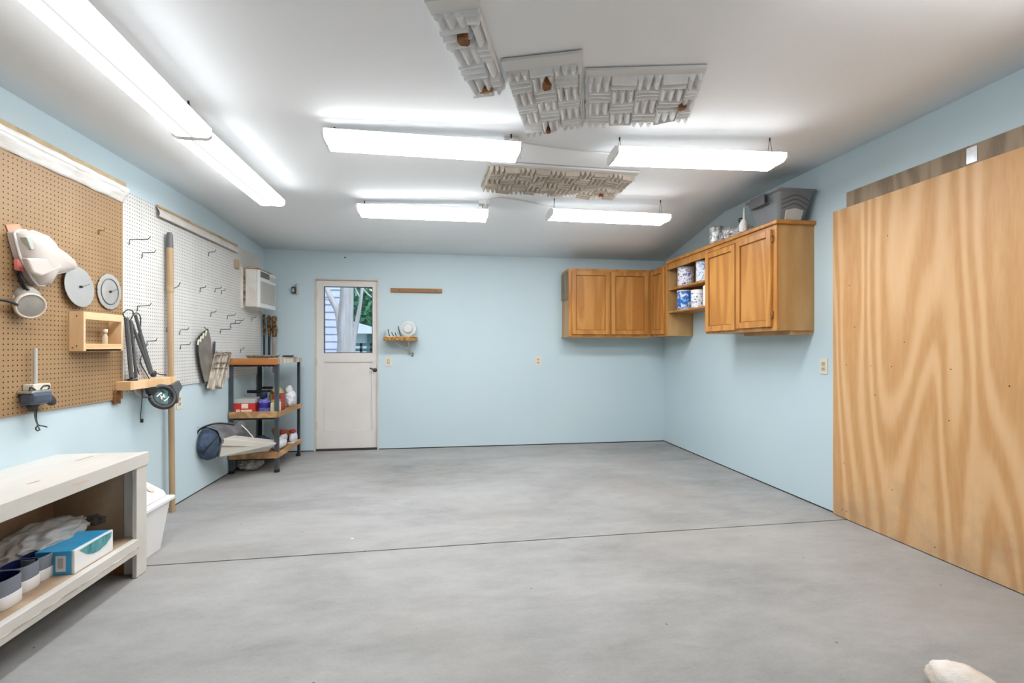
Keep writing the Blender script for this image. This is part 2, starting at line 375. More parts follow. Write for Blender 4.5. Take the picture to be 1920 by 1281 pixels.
wallpoly([(XL, YF, GAP), (XR, YF, GAP), (XR, YF, 2.63), (XL, YF, 2.46)], (0, -.12, 0), 'wall_front').data.materials[0] = mt['ceil']  # unseen wall behind the camera, whitened to bounce more light
wb = MB()
zt = lambda x: zc(x, YB)+.02
for (a, b, z0) in ((XL, DX0, GAP), (DX0, DX1, DZ), (DX1, XR, GAP)):
    wb.prism([(a, YB, z0), (b, YB, z0), (b, YB, zt(b)), (a, YB, zt(a))], (0, .12, 0))
struct(wb.build('wall_back', 'wall', origin=(0, YB, 0)))
struct(B(XL-.1, XL-.006, YF, YB, 0, GAP).build('gap_shade_left', 'gap'))  # dark strips painted as the shade in the open slit under the walls
struct(B(XR+.006, XR+.1, YF, YB, 0, GAP).build('gap_shade_right', 'gap'))
struct(MB().box(XL, DX0, YB+.006, YB+.1, 0, GAP).box(DX1, XR, YB+.006, YB+.1, 0, GAP).build('gap_shade_back', 'gap'))

# ------------------------------------------------------------------ door with window
d1 = bpy.data.objects.new('door_1', None); d1.location = ((DX0+DX1)/2, YB+.06, 0); COL.objects.link(d1); struct(d1)
B(DX0, DX0+.018, YB-.002, YB+.12, 0, DZ).build('door_jamb', 'jamb', d1, bevel=.002)
B(DX1-.02, DX1, YB-.002, YB+.12, 0, DZ).build('door_jamb', 'jamb', d1, bevel=.002)
B(DX0+.018, DX1-.02, YB-.002, YB+.12, DZ-.018, DZ).build('door_head', 'jamb', d1, bevel=.002)
B(DX0, DX1, YB, YB+.12, 0, .02).build('threshold', 'gap', d1)
a, b = DX0+.02, DX1-.022; y0, y1 = YB+.03, YB+.07
wx0, wx1, wz0, wz1 = -1.379, -.819, 1.155, 1.945
for nm, e in (('stile', (a, wx0, .022, DZ-.02)), ('stile', (wx1, b, .022, DZ-.02)), ('rail', (wx0, wx1, wz1, DZ-.02)), ('rail', (wx0, wx1, 1.055, wz0)), ('rail', (wx0, wx1, .022, .225))):
    B(e[0], e[1], y0, y1, e[2], e[3]).build(nm, 'door', d1)
B(wx0, wx1, y0+.016, y1-.005, .225, 1.055).build('lower_panel', 'door', d1)
mo = MB(); t_ = .012
for (x0, x1, z0, z1) in ((wx0, wx1, 1.055-t_, 1.055), (wx0, wx1, .225, .225+t_), (wx0, wx0+t_, .225, 1.055), (wx1-t_, wx1, .225, 1.055)): mo.box(x0, x1, y0+.003, y0+.012, z0, z1)
mo.build('panel_moulding', 'door', d1, bevel=.002)
mo = MB()
for (x0, x1, z0, z1) in ((wx0, wx1, wz1-.008, wz1), (wx0, wx1, wz0, wz0+.008), (wx0, wx0+.008, wz0, wz1), (wx1-.008, wx1, wz0, wz1)): mo.box(x0, x1, y0+.006, y1-.006, z0, z1)
mo.build('glazing_bead', 'dark', d1)
B(wx0+.006, wx1-.006, y0+.018, y0+.022, wz0+.006, wz1-.006).build('pane', 'pane', d1)
hx = -.79
h = MB().lathe([(.0, 0), (.024, 0), (.024, .006), (.012, .01), (.01, .03), (0, .03)], 16, Matrix.Translation((hx, y0, .95)) @ Matrix.Rotation(R(90), 4, 'X'))
h.tube(curve([(hx, y0-.03, .95), (hx+.01, y0-.045, .955), (hx-.03, y0-.048, .965), (hx-.055, y0-.045, .975)]), [.009]*19, 8)
h.build('door_handle', 'dark', d1, smooth=True)
for z in (.25, 1.0, 1.8): B(DX0+.01, DX0+.03, y0-.006, y0, z, z+.09).build('hinge', 'jamb', d1)

# ------------------------------------------------------------------ outside the door
struct(B(-9, 8, YB+.2, 30, -.25, -.15).build('ground', M('dry_lawn', '9BA08A', 'C9C4B4', scale=5, rough=.95), origin=(0, 7, -.2)))
hs = thing('neighbour_house', (-3.2, 11.0, -.15), 'pale lilac clapboard house wall behind the tree outside', 'house')
B(-6.5, -2.1, 11.03, 11.3, -.15, 5).build('wall_core', M('house_sheathing', 'B8BCCB', rough=.8), hs)
sid = M('lilac_siding', 'C8CDE8', 'D2D6EE', scale=2, rough=.7)
for i in range(22):
    z = .55+i*.16
    MB().prism([(-6.5, 11.03, z), (-6.5, 10.985, z), (-6.5, 11.02, z+.16), (-6.5, 11.03, z+.16)], (4.4, 0, 0)).build('siding_board', sid, hs)
B(-6.5, -2.08, 10.98, 11.03, -.15, .55).build('foundation', M('house_footing', 'B9AE9E', 'CFC8BA', rough=.9), hs)
tr = thing('tree', (-1.62, 8.6, -.15), 'pale smooth-barked forked tree trunk outside the door window', 'tree')
bk = M('pale_bark', 'B9B2AC', 'DAD6DA', scale=3, stretch=(4, 4, .5), rough=.8, bump=.3, bscale=10)
def T(px, py, Y=8.6): return ony(px, py, Y)
def rads(vals, n=6):
    k = len(vals)-1; return [vals[i//n]+(vals[min(i//n+1, k)]-vals[i//n])*(i % n)/n for i in range(k*n+1)]
g0 = T(648, 690); MB().tube(curve([(g0.x, g0.y, -.15), T(648, 690), T(648, 640), T(648, 600), T(650, 560), T(652, 500), T(654, 440)]), rads([.2, .16, .135, .13, .115, .10, .09]), 14).build('trunk', bk, tr, smooth=True)
MB().tube(curve([T(640, 625), T(634, 585), T(622, 562), T(612, 540), T(600, 520), T(585, 490)]), rads([.07, .06, .05, .04, .035, .03]), 10).build('branch', bk, tr, smooth=True)
MB().tube(curve([T(636, 592), T(641, 565), T(643, 540), T(645, 500)]), rads([.045, .04, .035, .03]), 8).build('branch', bk, tr, smooth=True)
MB().tube(curve([T(658, 690), T(662, 640), T(670, 600), T(676, 565), T(679, 540), T(684, 500)]), rads([.06, .05, .038, .03, .026, .02]), 8).build('branch', bk, tr, smooth=True)
for pts in ([(622, 562), (612, 562), (604, 556)], [(612, 543), (606, 540), (598, 541)], [(676, 560), (668, 545), (662, 530), (655, 515)], [(679, 540), (690, 552), (700, 560)]):
    MB().tube([T(*p) for p in pts], [.016, .012, .009, .006][:len(pts)], 6).build('twig', bk, tr)
sh = thing('garden_shed', (-.1, 12, -.15), 'small pale shed with a shallow white roof outside', 'shed')
sc = lambda px, py: ony(px, py, 12.0)
p, q = sc(655, 616), sc(689, 656)
B(p.x-.6, q.x, 12.0, 13.5, -.15, p.z).build('shed_wall', M('shed_wall', 'CFE6E6', 'DCEEEE', scale=2, rough=.7), sh)
e0, e1 = sc(640, 600), sc(712, 616)
MB().prism([(e0.x-.5, 11.7, e0.z+.14), (sc(663, 603).x, 11.7, sc(663, 603).z), (e1.x, 11.7, e1.z-.02), (e1.x, 11.7, e1.z-.13), (e0.x-.5, 11.7, e1.z-.13)], (0, 2.2, 0)).build('roof', M('shed_roof', 'E6ECF2', rough=.6), sh)
B(q.x, q.x+.14, 11.95, 12.1, -.15, e1.z-.1).build('corner_post', M('shed_post', '4F8078', rough=.7), sh)
rl = thing('garden_rail', (-.75, 10.6, -.15), 'low dark blue slatted rail in front of the garden shed', 'railing')
p, q = ony(661, 647, 10.6), ony(688, 660, 10.6)
for z in (p.z-.02, (p.z+q.z)/2-.06, q.z-.1): B(p.x, q.x+.1, 10.6, 10.64, z, z+.06).build('rail', M('rail_blue', '44606E', rough=.6), rl)
for x in (p.x, (p.x+q.x)/2, q.x+.06): B(x, x+.05, 10.6, 10.65, -.15, p.z+.04).build('post', 'post', rl)
def leaves(name, label, c, r, n, seed, cols, cat='hedge'):
    rnd = random.Random(seed); m = MB(); c = Vector(c)
    for _ in range(n):
        d = Vector((rnd.gauss(0, 1), rnd.gauss(0, 1), rnd.gauss(0, 1))).normalized()*rnd.uniform(.75, 1.05)
        p = c+Vector((d.x*r[0], d.y*r[1], d.z*r[2])); s_ = rnd.uniform(.06, .13)
        u = Vector((rnd.gauss(0, 1), rnd.gauss(0, 1), rnd.gauss(0, 1))).normalized(); w = u.cross(Vector((.3, .8, .5))).normalized()
        m.quad(p-u*s_, p+w*s_*.5, p+u*s_, p-w*s_*.5)
    th = thing(name, (c.x, c.y, -.15), label, cat)
    o = m.build('leaves', M(name+'_leaf', *cols, scale=2, rough=.6), th); o['kind'] = 'stuff'
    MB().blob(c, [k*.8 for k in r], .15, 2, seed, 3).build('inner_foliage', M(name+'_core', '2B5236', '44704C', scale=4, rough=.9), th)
    MB().tube([(c.x, c.y, -.15), (c.x, c.y, c.z)], .12, 8).build('trunk', bk, th)
hc = ony(700, 585, 15); leaves('hedge_tree', 'dark green leafy tree beyond the garden shed', (hc.x, 15, hc.z), (1.3, 1.0, 1.45), 3200, 3, ('3F8A5C', '6FB086'))
hc = ony(662, 590, 18); leaves('leafy_shrub', 'mid green shrub seen between trunk and thin branch outside', (hc.x, 18, hc.z), (.9, .8, 1.4), 1500, 5, ('4D8A66', '7FB894'), 'shrub')
hc = ony(680, 525, 21); leaves('sunlit_tree', 'bright yellow green tree crown high beyond the shed', (hc.x, 21, hc.z+.4), (3.4, 1.2, 1.7), 3000, 6, ('A8DE8E', 'D4F5BE'), 'tree')

# ================================================================== SHOP LIGHTS
def shop_light(c, length, width, rz, label, hooks=True, tilt=0):
    """c = centre of the lens underside; length runs along local x"""
    th = thing('shop_light', (0, 0, 0), label, 'light', 'fluorescent shop lights hung under the ceiling')
    L2, w, wb_ = length/2, width/2, width*.40
    prof = [(-w*.66, .062), (-w, .048), (-w, .016), (-wb_*1.05, .004), (-wb_*.9, 0), (wb_*.9, 0), (wb_*1.05, .004), (w, .016), (w, .048), (w*.66, .062)]
    n = len(prof); m = MB()
    m.add([(x, y, z) for x in (-L2+.012, L2-.012) for y, z in prof], [(i, i+1, n+i+1, n+i) for i in range(n-1)])
    m.build('lens', 'lamp', th)
    for sx in (-1, 1):
        MB().prism([(sx*(L2-.012), y, z) for y, z in prof], (sx*.012, 0, 0)).build('end_cap', 'white', th)
    hb = MB().prism([(-L2+.004, -w*.65, .063), (-L2+.004, -w*.5, .074), (-L2+.004, w*.5, .074), (-L2+.004, w*.65, .063)], (length-.008, 0, 0))
    hb.build('housing', 'whitemetal', th)
    mat = Matrix.Translation(c) @ Matrix.Rotation(rz, 4, 'Z') @ Matrix.Rotation(tilt, 4, 'Y')
    th.location = c; th.rotation_euler = mat.to_euler()
    inv = mat.inverted()
    for sx in ((-1, 1) if hooks else ()):
        top = mat @ Vector((sx*(L2-.05), 0, 0)); top.z = zc(top.x, top.y); tl = inv @ top
        h = MB().tube([tl, (sx*(L2-.05), -.03, .06)], .0016, 5).tube([tl, (sx*(L2-.05), .03, .06)], .0016, 5)
        for pz in (.0,): h.tube([tl+Vector((0, 0, .0)), tl-Vector((0, 0, .02))], .005, 6)
        me = h.build('hanger_wire', 'dark'); me.location = (0, 0, 0); 
        b0 = Vector(me['base'])
        for v in me.data.vertices: v.co += b0
        me.parent = th
    return th
def lamp_px(near0, near1, far0, far1, z, label, **k):
    P = [onz(*p, z) for p in (near0, near1, far0, far1)]
    c = sum(P, Vector())/4; d = (P[1]-P[0]+P[3]-P[2])/2; w = ((P[2]+P[3])-(P[0]+P[1]))/2
    wid = abs(w.x*-d.y+w.y*d.x)/d.length
    rz = math.atan2(d.y, d.x)
    return shop_light(Vector((c.x, c.y, z)), d.length, wid, rz, label, **k)
lamp_px((602, 256), (980, 281), (618, 287), (968, 309), 2.385, 'long lit shop light hung left of centre, nearer row')
lamp_px((1155, 289), (1473, 299), (1140, 313), (1442, 325), 2.40, 'long lit shop light in the nearer row, right of centre toward the plywood')
lamp_px((670, 393), (916, 403), (674, 410), (914, 419), 2.37, 'smaller-looking lit shop light in the far row above the door side')
lamp_px((1028, 401), (1250, 412), (1030, 416), (1246, 425), 2.37, 'smaller-looking lit shop light in the far row near the wall cabinets')
lamp_px((326, 262), (487, 388), (392, 261), (534, 386), 2.325, 'lit shop light running along the left wall, far one of the joined pair')
lamp_px((-96, -97), (330, 259), (42, -97), (394, 259), 2.30, 'large lit shop light nearest the camera, running along the left wall')
shop_light(Vector((1.86, 1.30, 2.40)), 1.22, .2, 0, 'lit shop light just showing at the top right corner of the picture')

# cords and junction boxes on the ceiling
def cpx(px, py, drop=.012): return onceil(px, py, drop)
def box_on_ceiling(px, py, label, s=.05):
    p = cpx(px, py, 0); th = thing('ceiling_outlet', (p.x, p.y, p.z), label, 'outlet')
    B(p.x-s, p.x+s, p.y-s, p.y+s, p.z-.03, p.z+.002).build('outlet_box', 'white', th, bevel=.006)
    MB().lathe([(.0, 0), (.022, 0), (.022, .03), (.014, .045), (0, .045)], 14, Matrix.Translation((p.x+.01, p.y, p.z-.03)) @ Matrix.Rotation(R(180), 4, 'X')).build('plug', 'white', th, smooth=True)
box_on_ceiling(958, 262, 'white ceiling outlet with plugged cord behind the foam panels')
box_on_ceiling(908, 378, 'white ceiling outlet with plugged cord above the far left light')
tag(MB().tube(curve([cpx(957, 262, .06), cpx(968, 262, .045), cpx(985, 268, .016), cpx(1050, 278, .012), cpx(1120, 286, .012), cpx(1165, 291, .03), onz(1175, 296, 2.45)]), .006, 6).build('power_cord', 'white', smooth=True), 'white cord along the ceiling to the nearer right shop light', 'cord')
tag(MB().tube(curve([cpx(911, 376, .05), cpx(935, 371, .014), cpx(985, 378, .01), cpx(1030, 388, .012), cpx(1045, 394, .04), onz(1055, 402, 2.43)]), .006, 6).build('power_cord', 'white', smooth=True), 'white cord along the ceiling to the far right shop light', 'cord')
tag(MB().tube([onz(976, 297, 2.45), cpx(966, 275, .03), cpx(960, 264, .05)], .006, 6).build('power_cord', 'white', smooth=True), 'short white cord from the nearer left light to its outlet', 'cord')
tag(MB().tube(curve([onz(905, 398, 2.43), cpx(912, 392, .05), cpx(910, 380, .06)]), .006, 6).build('power_cord', 'white', smooth=True), 'short white cord from the far left light to its outlet', 'cord')

# ================================================================== ACOUSTIC FOAM
def foam(corners, cell, mat, label, seed, margin=.09, amp=.032, patches=(), side=0.03, backmat='backer', back=True):
    """corners: near-left, near-right, far-right, far-left pixels on the foam face"""
    P = [onceil(px, py, .03) for px, py in corners]
    W = ((P[1]-P[0]).length+(P[2]-P[3]).length)/2; H = ((P[3]-P[0]).length+(P[2]-P[1]).length)/2
    rnd = random.Random(seed)
    c = sum(P, Vector())/4; base = Vector((c.x, c.y, zc(c.x, c.y)-.04))
    th = thing('acoustic_foam_panel', base, label, 'foam panel', 'foam panels stuck to the ceiling')
    def pos(u, v):
        a = P[0].lerp(P[1], u); b = P[3].lerp(P[2], u); return a.lerp(b, v)
    def hgt(u, v):
        x, y = u*W, v*H
        if v < margin or u < side or u > 1-side: return 0.002
        q = Vector((x*9+seed, y*9, seed)); wob = noise.noise(q)*.05
        i, j = int(x/cell), int(y/cell)
        t = (y if (i+j) % 2 else x)/cell*3
        k = abs((t+wob*.6) % 1-.5)*2
        h = min((1-k)*1.35, 1)**.8
        dmg = noise.noise(Vector((x*5+seed*2, y*5, 1)))
        return amp*h*(1 if dmg < .45 else .5)*(.85+.3*noise.noise(q*.6))
    def pt(u, v):
        uu = u+.012*noise.noise(Vector((v*9, seed, 0)))*(1 if u in (0, 1) else .5)
        vv = v*(1+.035*noise.noise(Vector((u*W*9, seed, 2)))*(v**4))
        p = pos(uu, vv); z = zc(p.x, p.y); return Vector((p.x, p.y, z-.012-hgt(u, v)))
    nu, nv = max(20, int(W/.0065)), max(20, int(H/.0065))
    m = MB().grid(pt, nu, nv); k = len(m.v)
    rim = [(i, 0) for i in range(nu)]+[(nu, j) for j in range(nv)]+[(i, nv) for i in range(nu, 0, -1)]+[(0, j) for j in range(nv, 0, -1)]
    ids = [j*(nu+1)+i for i, j in rim]
    up = []
    for q in ids:
        p = m.v[q]; up.append(Vector((p.x, p.y, zc(p.x, p.y)-.001)))
    m.v += up; n = len(ids)
    m.f += [(ids[i], ids[(i+1) % n], k+(i+1) % n, k+i) for i in range(n)]
    m.build('foam_wedges', mat, th, smooth=True, angle=50)
    if back:
        def bp(u, v): p = pos(u, v); return (p.x, p.y, zc(p.x, p.y)-.0045)
        q4 = [bp(.0, -.02), bp(1, -.02), bp(1, margin), bp(0, margin)]
        MB().add([Vector(p) for p in q4]+[Vector(p)-Vector((0, 0, .015)) for p in q4], [(0, 1, 2, 3), (4, 5, 6, 7), (0, 1, 5, 4), (1, 2, 6, 5), (2, 3, 7, 6), (3, 0, 4, 7)]).build('mounting_strip', backmat, th, bevel=.003)
    for (u, v, ru, rv, pm) in patches:
        pts = []
        for i in range(11):
            a_ = 6.283*i/11; r_ = rnd.uniform(.7, 1.1); p = pos(u+ru*r_*math.cos(a_), v+rv*r_*math.sin(a_)); pts.append((p.x, p.y, zc(p.x, p.y)-.06))
        MB().prism(pts, (0, 0, .03)).build('torn_patch', pm, th)
    return th
foam([(797, 14), (890, 0), (948, 168), (886, 178)], .125, 'foamw', 'narrow white foam strip on the ceiling with two brown patches', 1, .1, .042, ((.5, .28, .14, .06, 'rust'), (.52, .92, .2, .015, 'brownwood')))
foam([(940, 124), (1092, 107), (1097, 236), (984, 252)], .112, 'foamg', 'grey white foam panel on the ceiling between the narrow strip and the wider panel', 2, .1, .044, ((.52, .24, .06, .05, 'rust'), (.42, .93, .04, .03, 'rust')))
foam([(1098, 140), (1326, 133), (1293, 226), (1098, 237)], .125, 'foamg', 'wide grey foam panel nearest the right wall with a torn corner', 3, .08, .046, ((.87, .6, .045, .05, 'rust'),))
foam([(919, 310), (1199, 328), (1152, 373), (901, 355)], .118, 'foamt', 'dirty tan foam panel on the ceiling between the two light rows', 4, .06, .046, ((.86, .8, .02, .03, 'rust'),), .012)

# ================================================================== WALL CABINETS
CF, CY = 2.54, 5.68; Z0, Z1 = 1.352, 2.168
def cab_door(th, axis, a, b, z0, z1, hinge=None):
    """door on a face: axis 'y' -> plane y=CY spanning x a..b ; axis 'x' -> plane x=CF spanning y a..b"""
    fr, T_ = .052, .019
    def bx(u0, u1, d0, d1, w0, w1): return (u0, u1, CY-d1, CY-d0, w0, w1) if axis == 'y' else (CF-d1, CF-d0, u0, u1, w0, w1)
    m = MB()
    for e in ((a, a+fr, z0, z1), (b-fr, b, z0, z1), (a+fr, b-fr, z0, z0+fr), (a+fr, b-fr, z1-fr, z1)): m.box(*bx(e[0], e[1], .001, T_+.003, e[2], e[3]))
    d = m.build('door', 'cab', th, bevel=.003)
    MB().box(*bx(a+fr, b-fr, .002, .008, z0+fr, z1-fr)).build('door_panel', 'cab', d)
    g_ = MB(); k = .006
    for e in ((a+fr, b-fr, z0+fr, z0+fr+k), (a+fr, b-fr, z1-fr-k, z1-fr), (a+fr, a+fr+k, z0+fr, z1-fr), (b-fr-k, b-fr, z0+fr, z1-fr)): g_.box(*bx(e[0], e[1], .008, .012, e[2], e[3]))
    g_.build('panel_groove_shade', 'cabdark', d)  # dark colour stands in for the shadow lines around the recessed panel
    for z in (z0+.07, z1-.1):
        if hinge is not None:
            MB().box(*bx(hinge-.006, hinge+.006, .002, .016, z, z+.05)).build('hinge', 'rust', d)
    return d
c1 = thing('kitchen_cabinet', (2.02, CY+.16, Z0), 'two-door honey oak cabinet on the far wall', 'cabinet', 'honey oak wall cabinets')
B(1.503, CF-.002, CY+.018, YB, Z0, Z1).build('body', 'cabside', c1)
ff = MB()
for e in ((1.503, 1.548, Z0, Z1), (2.495, 2.538, Z0, Z1), (1.548, 2.495, Z0, Z0+.03), (1.548, 2.495, Z1-.035, Z1), (2.005, 2.03, Z0+.03, Z1-.035)): ff.box(e[0], e[1], CY, CY+.018, e[2], e[3])
ff.build('face_frame', 'cab', c1, bevel=.002)
cab_door(c1, 'y', 1.54, 2.008, Z0+.025, Z1-.03); cab_door(c1, 'y', 2.03, 2.50, Z0+.025, Z1-.03)
B(1.492, 1.503, CY+.03, YB-.01, 1.80, 2.13).build('side_patch', 'oldply', c1)
B(1.49, CF-.01, CY+.01, YB, Z0-.01, Z0).build('bottom_trim', 'cabside', c1)
c2 = thing('kitchen_cabinet', (2.7, 5.6, Z0), 'narrow one-door oak corner cabinet where the two blue walls meet', 'cabinet', 'honey oak wall cabinets')
B(CF+.018, XR, 5.25, YB, Z0, Z1).build('body', 'cabside', c2)
ff = MB()
for e in ((5.25, 5.305, Z0, Z1), (5.655, CY, Z0, Z1), (5.305, 5.655, Z0, Z0+.03), (5.305, 5.655, Z1-.035, Z1)): ff.box(CF, CF+.018, e[0], e[1], e[2], e[3])
ff.build('face_frame', 'cab', c2, bevel=.002)
cab_door(c2, 'x', 5.30, 5.655, Z0+.025, Z1-.03)
c3 = thing('open_shelf', (2.7, 4.84, 1.6), 'open oak shelf niche holding floral canisters between the cabinets', 'shelf')
for z in (1.612, 1.868): B(CF+.02, XR, 4.425, 5.25, z, z+.02).build('shelf_board', 'cab', c3, bevel=.003)
B(XR-.012, XR, 4.425, 5.25, 1.632, 2.14).build('back_panel', 'cabin', c3)
B(CF+.002, CF+.02, 4.425, 5.25, 2.10, Z1).build('top_rail', 'cab', c3)
c4 = thing('kitchen_cabinet', (2.7, 3.9, Z0), 'large two-door oak cabinet on the right wall beside the plywood', 'cabinet', 'honey oak wall cabinets')
B(CF+.018, XR, 3.41, 4.422, Z0, Z1).build('body', 'cabside', c4)
ff = MB()
for e in ((3.41, 3.465, Z0, Z1), (4.385, 4.422, Z0, Z1), (3.465, 4.385, Z0, Z0+.03), (3.465, 4.385, Z1-.035, Z1), (3.905, 3.93, Z0+.03, Z1-.035)): ff.box(CF, CF+.018, e[0], e[1], e[2], e[3])
ff.build('face_frame', 'cab', c4, bevel=.002)
cab_door(c4, 'x', 3.925, 4.40, Z0+.02, Z1-.045); cab_door(c4, 'x', 3.455, 3.905, Z0+.03, Z1-.03, hinge=3.447)
B(2.66, XR, 3.42, 4.0, Z0-.03, Z0).build('bottom_cleat', 'cabside', c4)
tag(MB().prism([(CF-.02, 3.385, Z1), (CF-.02, 5.25, Z1), (XR, 5.25, Z1), (XR, 3.385, Z1)], (0, 0, .032)).build('cabinet_top_board', 'cab', bevel=.008), 'long oak board capping the right wall cabinets', 'board')

# canisters in the niche
def canister(x, y, z, r, h, mat, label):
    th = thing('canister', (x, y, z), label, 'canister', 'floral canisters in the open shelf')
    MB().lathe([(0, 0), (r*.97, 0), (r, .004), (r, h-.012)], 28, Matrix.Translation((x, y, z))).build('printed_body', mat, th, smooth=True)
    MB().lathe([(r*1.02, h-.014), (r*1.03, h-.01), (r*1.03, h-.003), (r*.95, h), (0, h)], 28, Matrix.Translation((x, y, z))).build('lid', 'white', th, smooth=True)
    MB().lathe([(r*1.015, .0), (r*1.02, .006), (r*1.0, .01)], 28, Matrix.Translation((x, y, z))).build('base_ring', 'steel', th, smooth=True)
canister(2.66, 5.04, 1.888, .088, .215, 'flora', 'white canister with lilac flowers, top of niche nearest the corner')
canister(2.67, 4.66, 1.888, .09, .215, 'flord', 'white and blue canister, top of niche beside the large cabinet')
canister(2.66, 5.04, 1.632, .092, .215, 'florb', 'mostly blue canister on the bottom shelf of the niche')
canister(2.66, 4.77, 1.632, .078, .19, 'florc', 'small white canister with blue motif on the bottom shelf of the niche')
tag(MB().lathe([(0, 0), (.05, 0), (.052, .01), (.052, .2), (.03, .215), (0, .215)], 20, Matrix.Translation((2.63, 4.53, 1.632))).build('white_bottle', 'white', smooth=True), 'plain white bottle at the right end of the lower niche shelf', 'bottle')

# on top of the cabinets
ZT = Z1+.032
tb = thing('storage_tote', (2.68, 3.56, ZT), 'grey plastic storage tote standing on the large oak cabinet', 'tote')
ob, oi = [], []
def tote_ring(z, kx, ky, r=.03):
    pts = []
    for cx, cy, a0 in ((1, 1, 0), (-1, 1, 90), (-1, -1, 180), (1, -1, 270)):
        for i in range(4):
            a_ = R(a0+30*i); pts.append(Vector((2.675+cx*(kx-r)+r*math.cos(a_), 3.56+cy*(ky-r)+r*math.sin(a_), z)))
    return pts
rings = [tote_ring(ZT, .11, .14), tote_ring(ZT+.205, .15, .20), tote_ring(ZT+.215, .168, .215), tote_ring(ZT+.228, .168, .215), tote_ring(ZT+.228, .148, .195), tote_ring(ZT+.01, .105, .135)]
m = MB(); n = 16; m.add([p for r_ in rings for p in r_], [(i*n+k, i*n+(k+1) % n, (i+1)*n+(k+1) % n, (i+1)*n+k) for i in range(5) for k in range(n)]+[tuple(range(n)), tuple(range(5*n, 6*n))])
m.build('tub', 'grey', tb, smooth=True, angle=35)
TY = lambda z: 3.56-.14-.06*(z-ZT)/.205
for k in range(3):
    z = ZT+.115+k*.03
    MB().tube(curve([(2.675-.105-.006*k, TY(z-.03)+.003, z-.03), (2.675, TY(z)-.001, z+.008), (2.675+.105+.006*k, TY(z-.03)+.003, z-.03)]), .006, 6).build('moulded_rib', 'greyd', tb, smooth=True)
MB().prism([(2.61, TY(ZT)-.012, ZT+.002), (2.745, TY(ZT)-.012, ZT+.002), (2.75, TY(ZT+.08)-.012, ZT+.075), (2.68, TY(ZT+.09)-.012, ZT+.09), (2.605, TY(ZT+.08)-.012, ZT+.075)], (0, .03, 0)).build('end_recess', 'ltgrey', tb, bevel=.004)
MB().box(2.49, 2.53, 3.48, 3.66, ZT+.14, ZT+.152).box(2.485, 2.495, 3.48, 3.66, ZT+.14, ZT+.222).build('handle', 'greyd', tb, bevel=.004)
fo_ = thing('foil_bundle', (2.62, 4.33, ZT), 'crumpled silver foil wrapped can on the long cabinet top', 'bundle')
MB().lathe([(0, 0), (.062, 0), (.066, .05), (.058, .11), (.064, .16), (.066, .175), (.05, .17), (.046, .03), (0, .03)], 18, Matrix.Translation((2.61, 4.36, ZT))).build('foil_can', 'foil', fo_, smooth=True)
MB().blob((2.63, 4.20, ZT+.065), (.05, .10, .068), .25, 3, 4, 4, ZT+.002, True).build('foil_crumple', 'foil', fo_)
pl = thing('plastic_sheet', (2.63, 4.02, ZT), 'crumpled clear plastic sheet between the foil and the grey tote', 'sheet')
MB().blob((2.64, 3.99, ZT+.045), (.05, .12, .05), .35, 3, 9, 4, ZT+.002, True).build('crumpled_film', 'bag', pl)
wbt = thing('spray_nozzle', (2.56, 3.85, ZT), 'white caulking nozzle and tube leaning against the grey tote', 'tube')
MB().tube([(2.56, 3.86, ZT+.02), (2.553, 3.845, ZT+.07), (2.55, 3.83, ZT+.11)], [.032, .036, .02], 12).build('tube_body', 'white', wbt, smooth=True)
MB().tube([(2.55, 3.832, ZT+.10), (2.54, 3.815, ZT+.21)], [.012, .006], 10).build('nozzle', 'white', wbt, smooth=True)
MB().tube([(2.545, 3.80, ZT+.008), (2.55, 3.825, ZT+.08)], [.012, .01], 8).build('trigger', 'maskrim', wbt, smooth=True)
pk = onx(1392, 412, XR)
tag(MB().tube(curve([pk+Vector((-.002, .05, -.01)), pk+Vector((-.02, .02, .012)), pk+Vector((-.012, -.03, .004)), pk+Vector((-.02, -.07, -.022))]), .005, 6).build('wire_hook', 'dark', smooth=True), 'small black bent wire hook on the right wall above the cabinets', 'hook')

# ================================================================== RIGHT WALL: PLYWOOD, OUTLET
ps = tag(B(XR-.020, XR-.004, .2, 3.204, .006, 2.214).build('plywood_sheet', 'ply', origin=(XR, 1.6, 0)), 'large bare plywood sheet covering the right wall', 'plywood')
rnd = random.Random(5)
for i in range(16):
    y = rnd.uniform(2.05, 3.15); z = rnd.choice((rnd.uniform(.05, 2.15), .06, 1.1)); MB().lathe([(0, 0), (.004, 0), (.003, .0015), (0, .0015)], 6, Matrix.Translation((XR-.020, y, z)) @ Matrix.Rotation(R(-90), 4, 'Y')).build('nail_head', 'dark', ps)
ob_ = thing('weathered_board', (XR-.008, 1.8, 2.1), 'weathered grey plywood strip showing above the big plywood sheet', 'board')
B(XR-.014, XR, .3, 3.09, 2.215, 2.322).build('board', 'oldply', ob_)
a_, b_ = onx(1812, 300, XR-.016), onx(1832, 290, XR-.016)
B(XR-.0165, XR-.0140, b_.y, a_.y, 2.225, 2.31).build('tape_strip', 'steel', ob_)
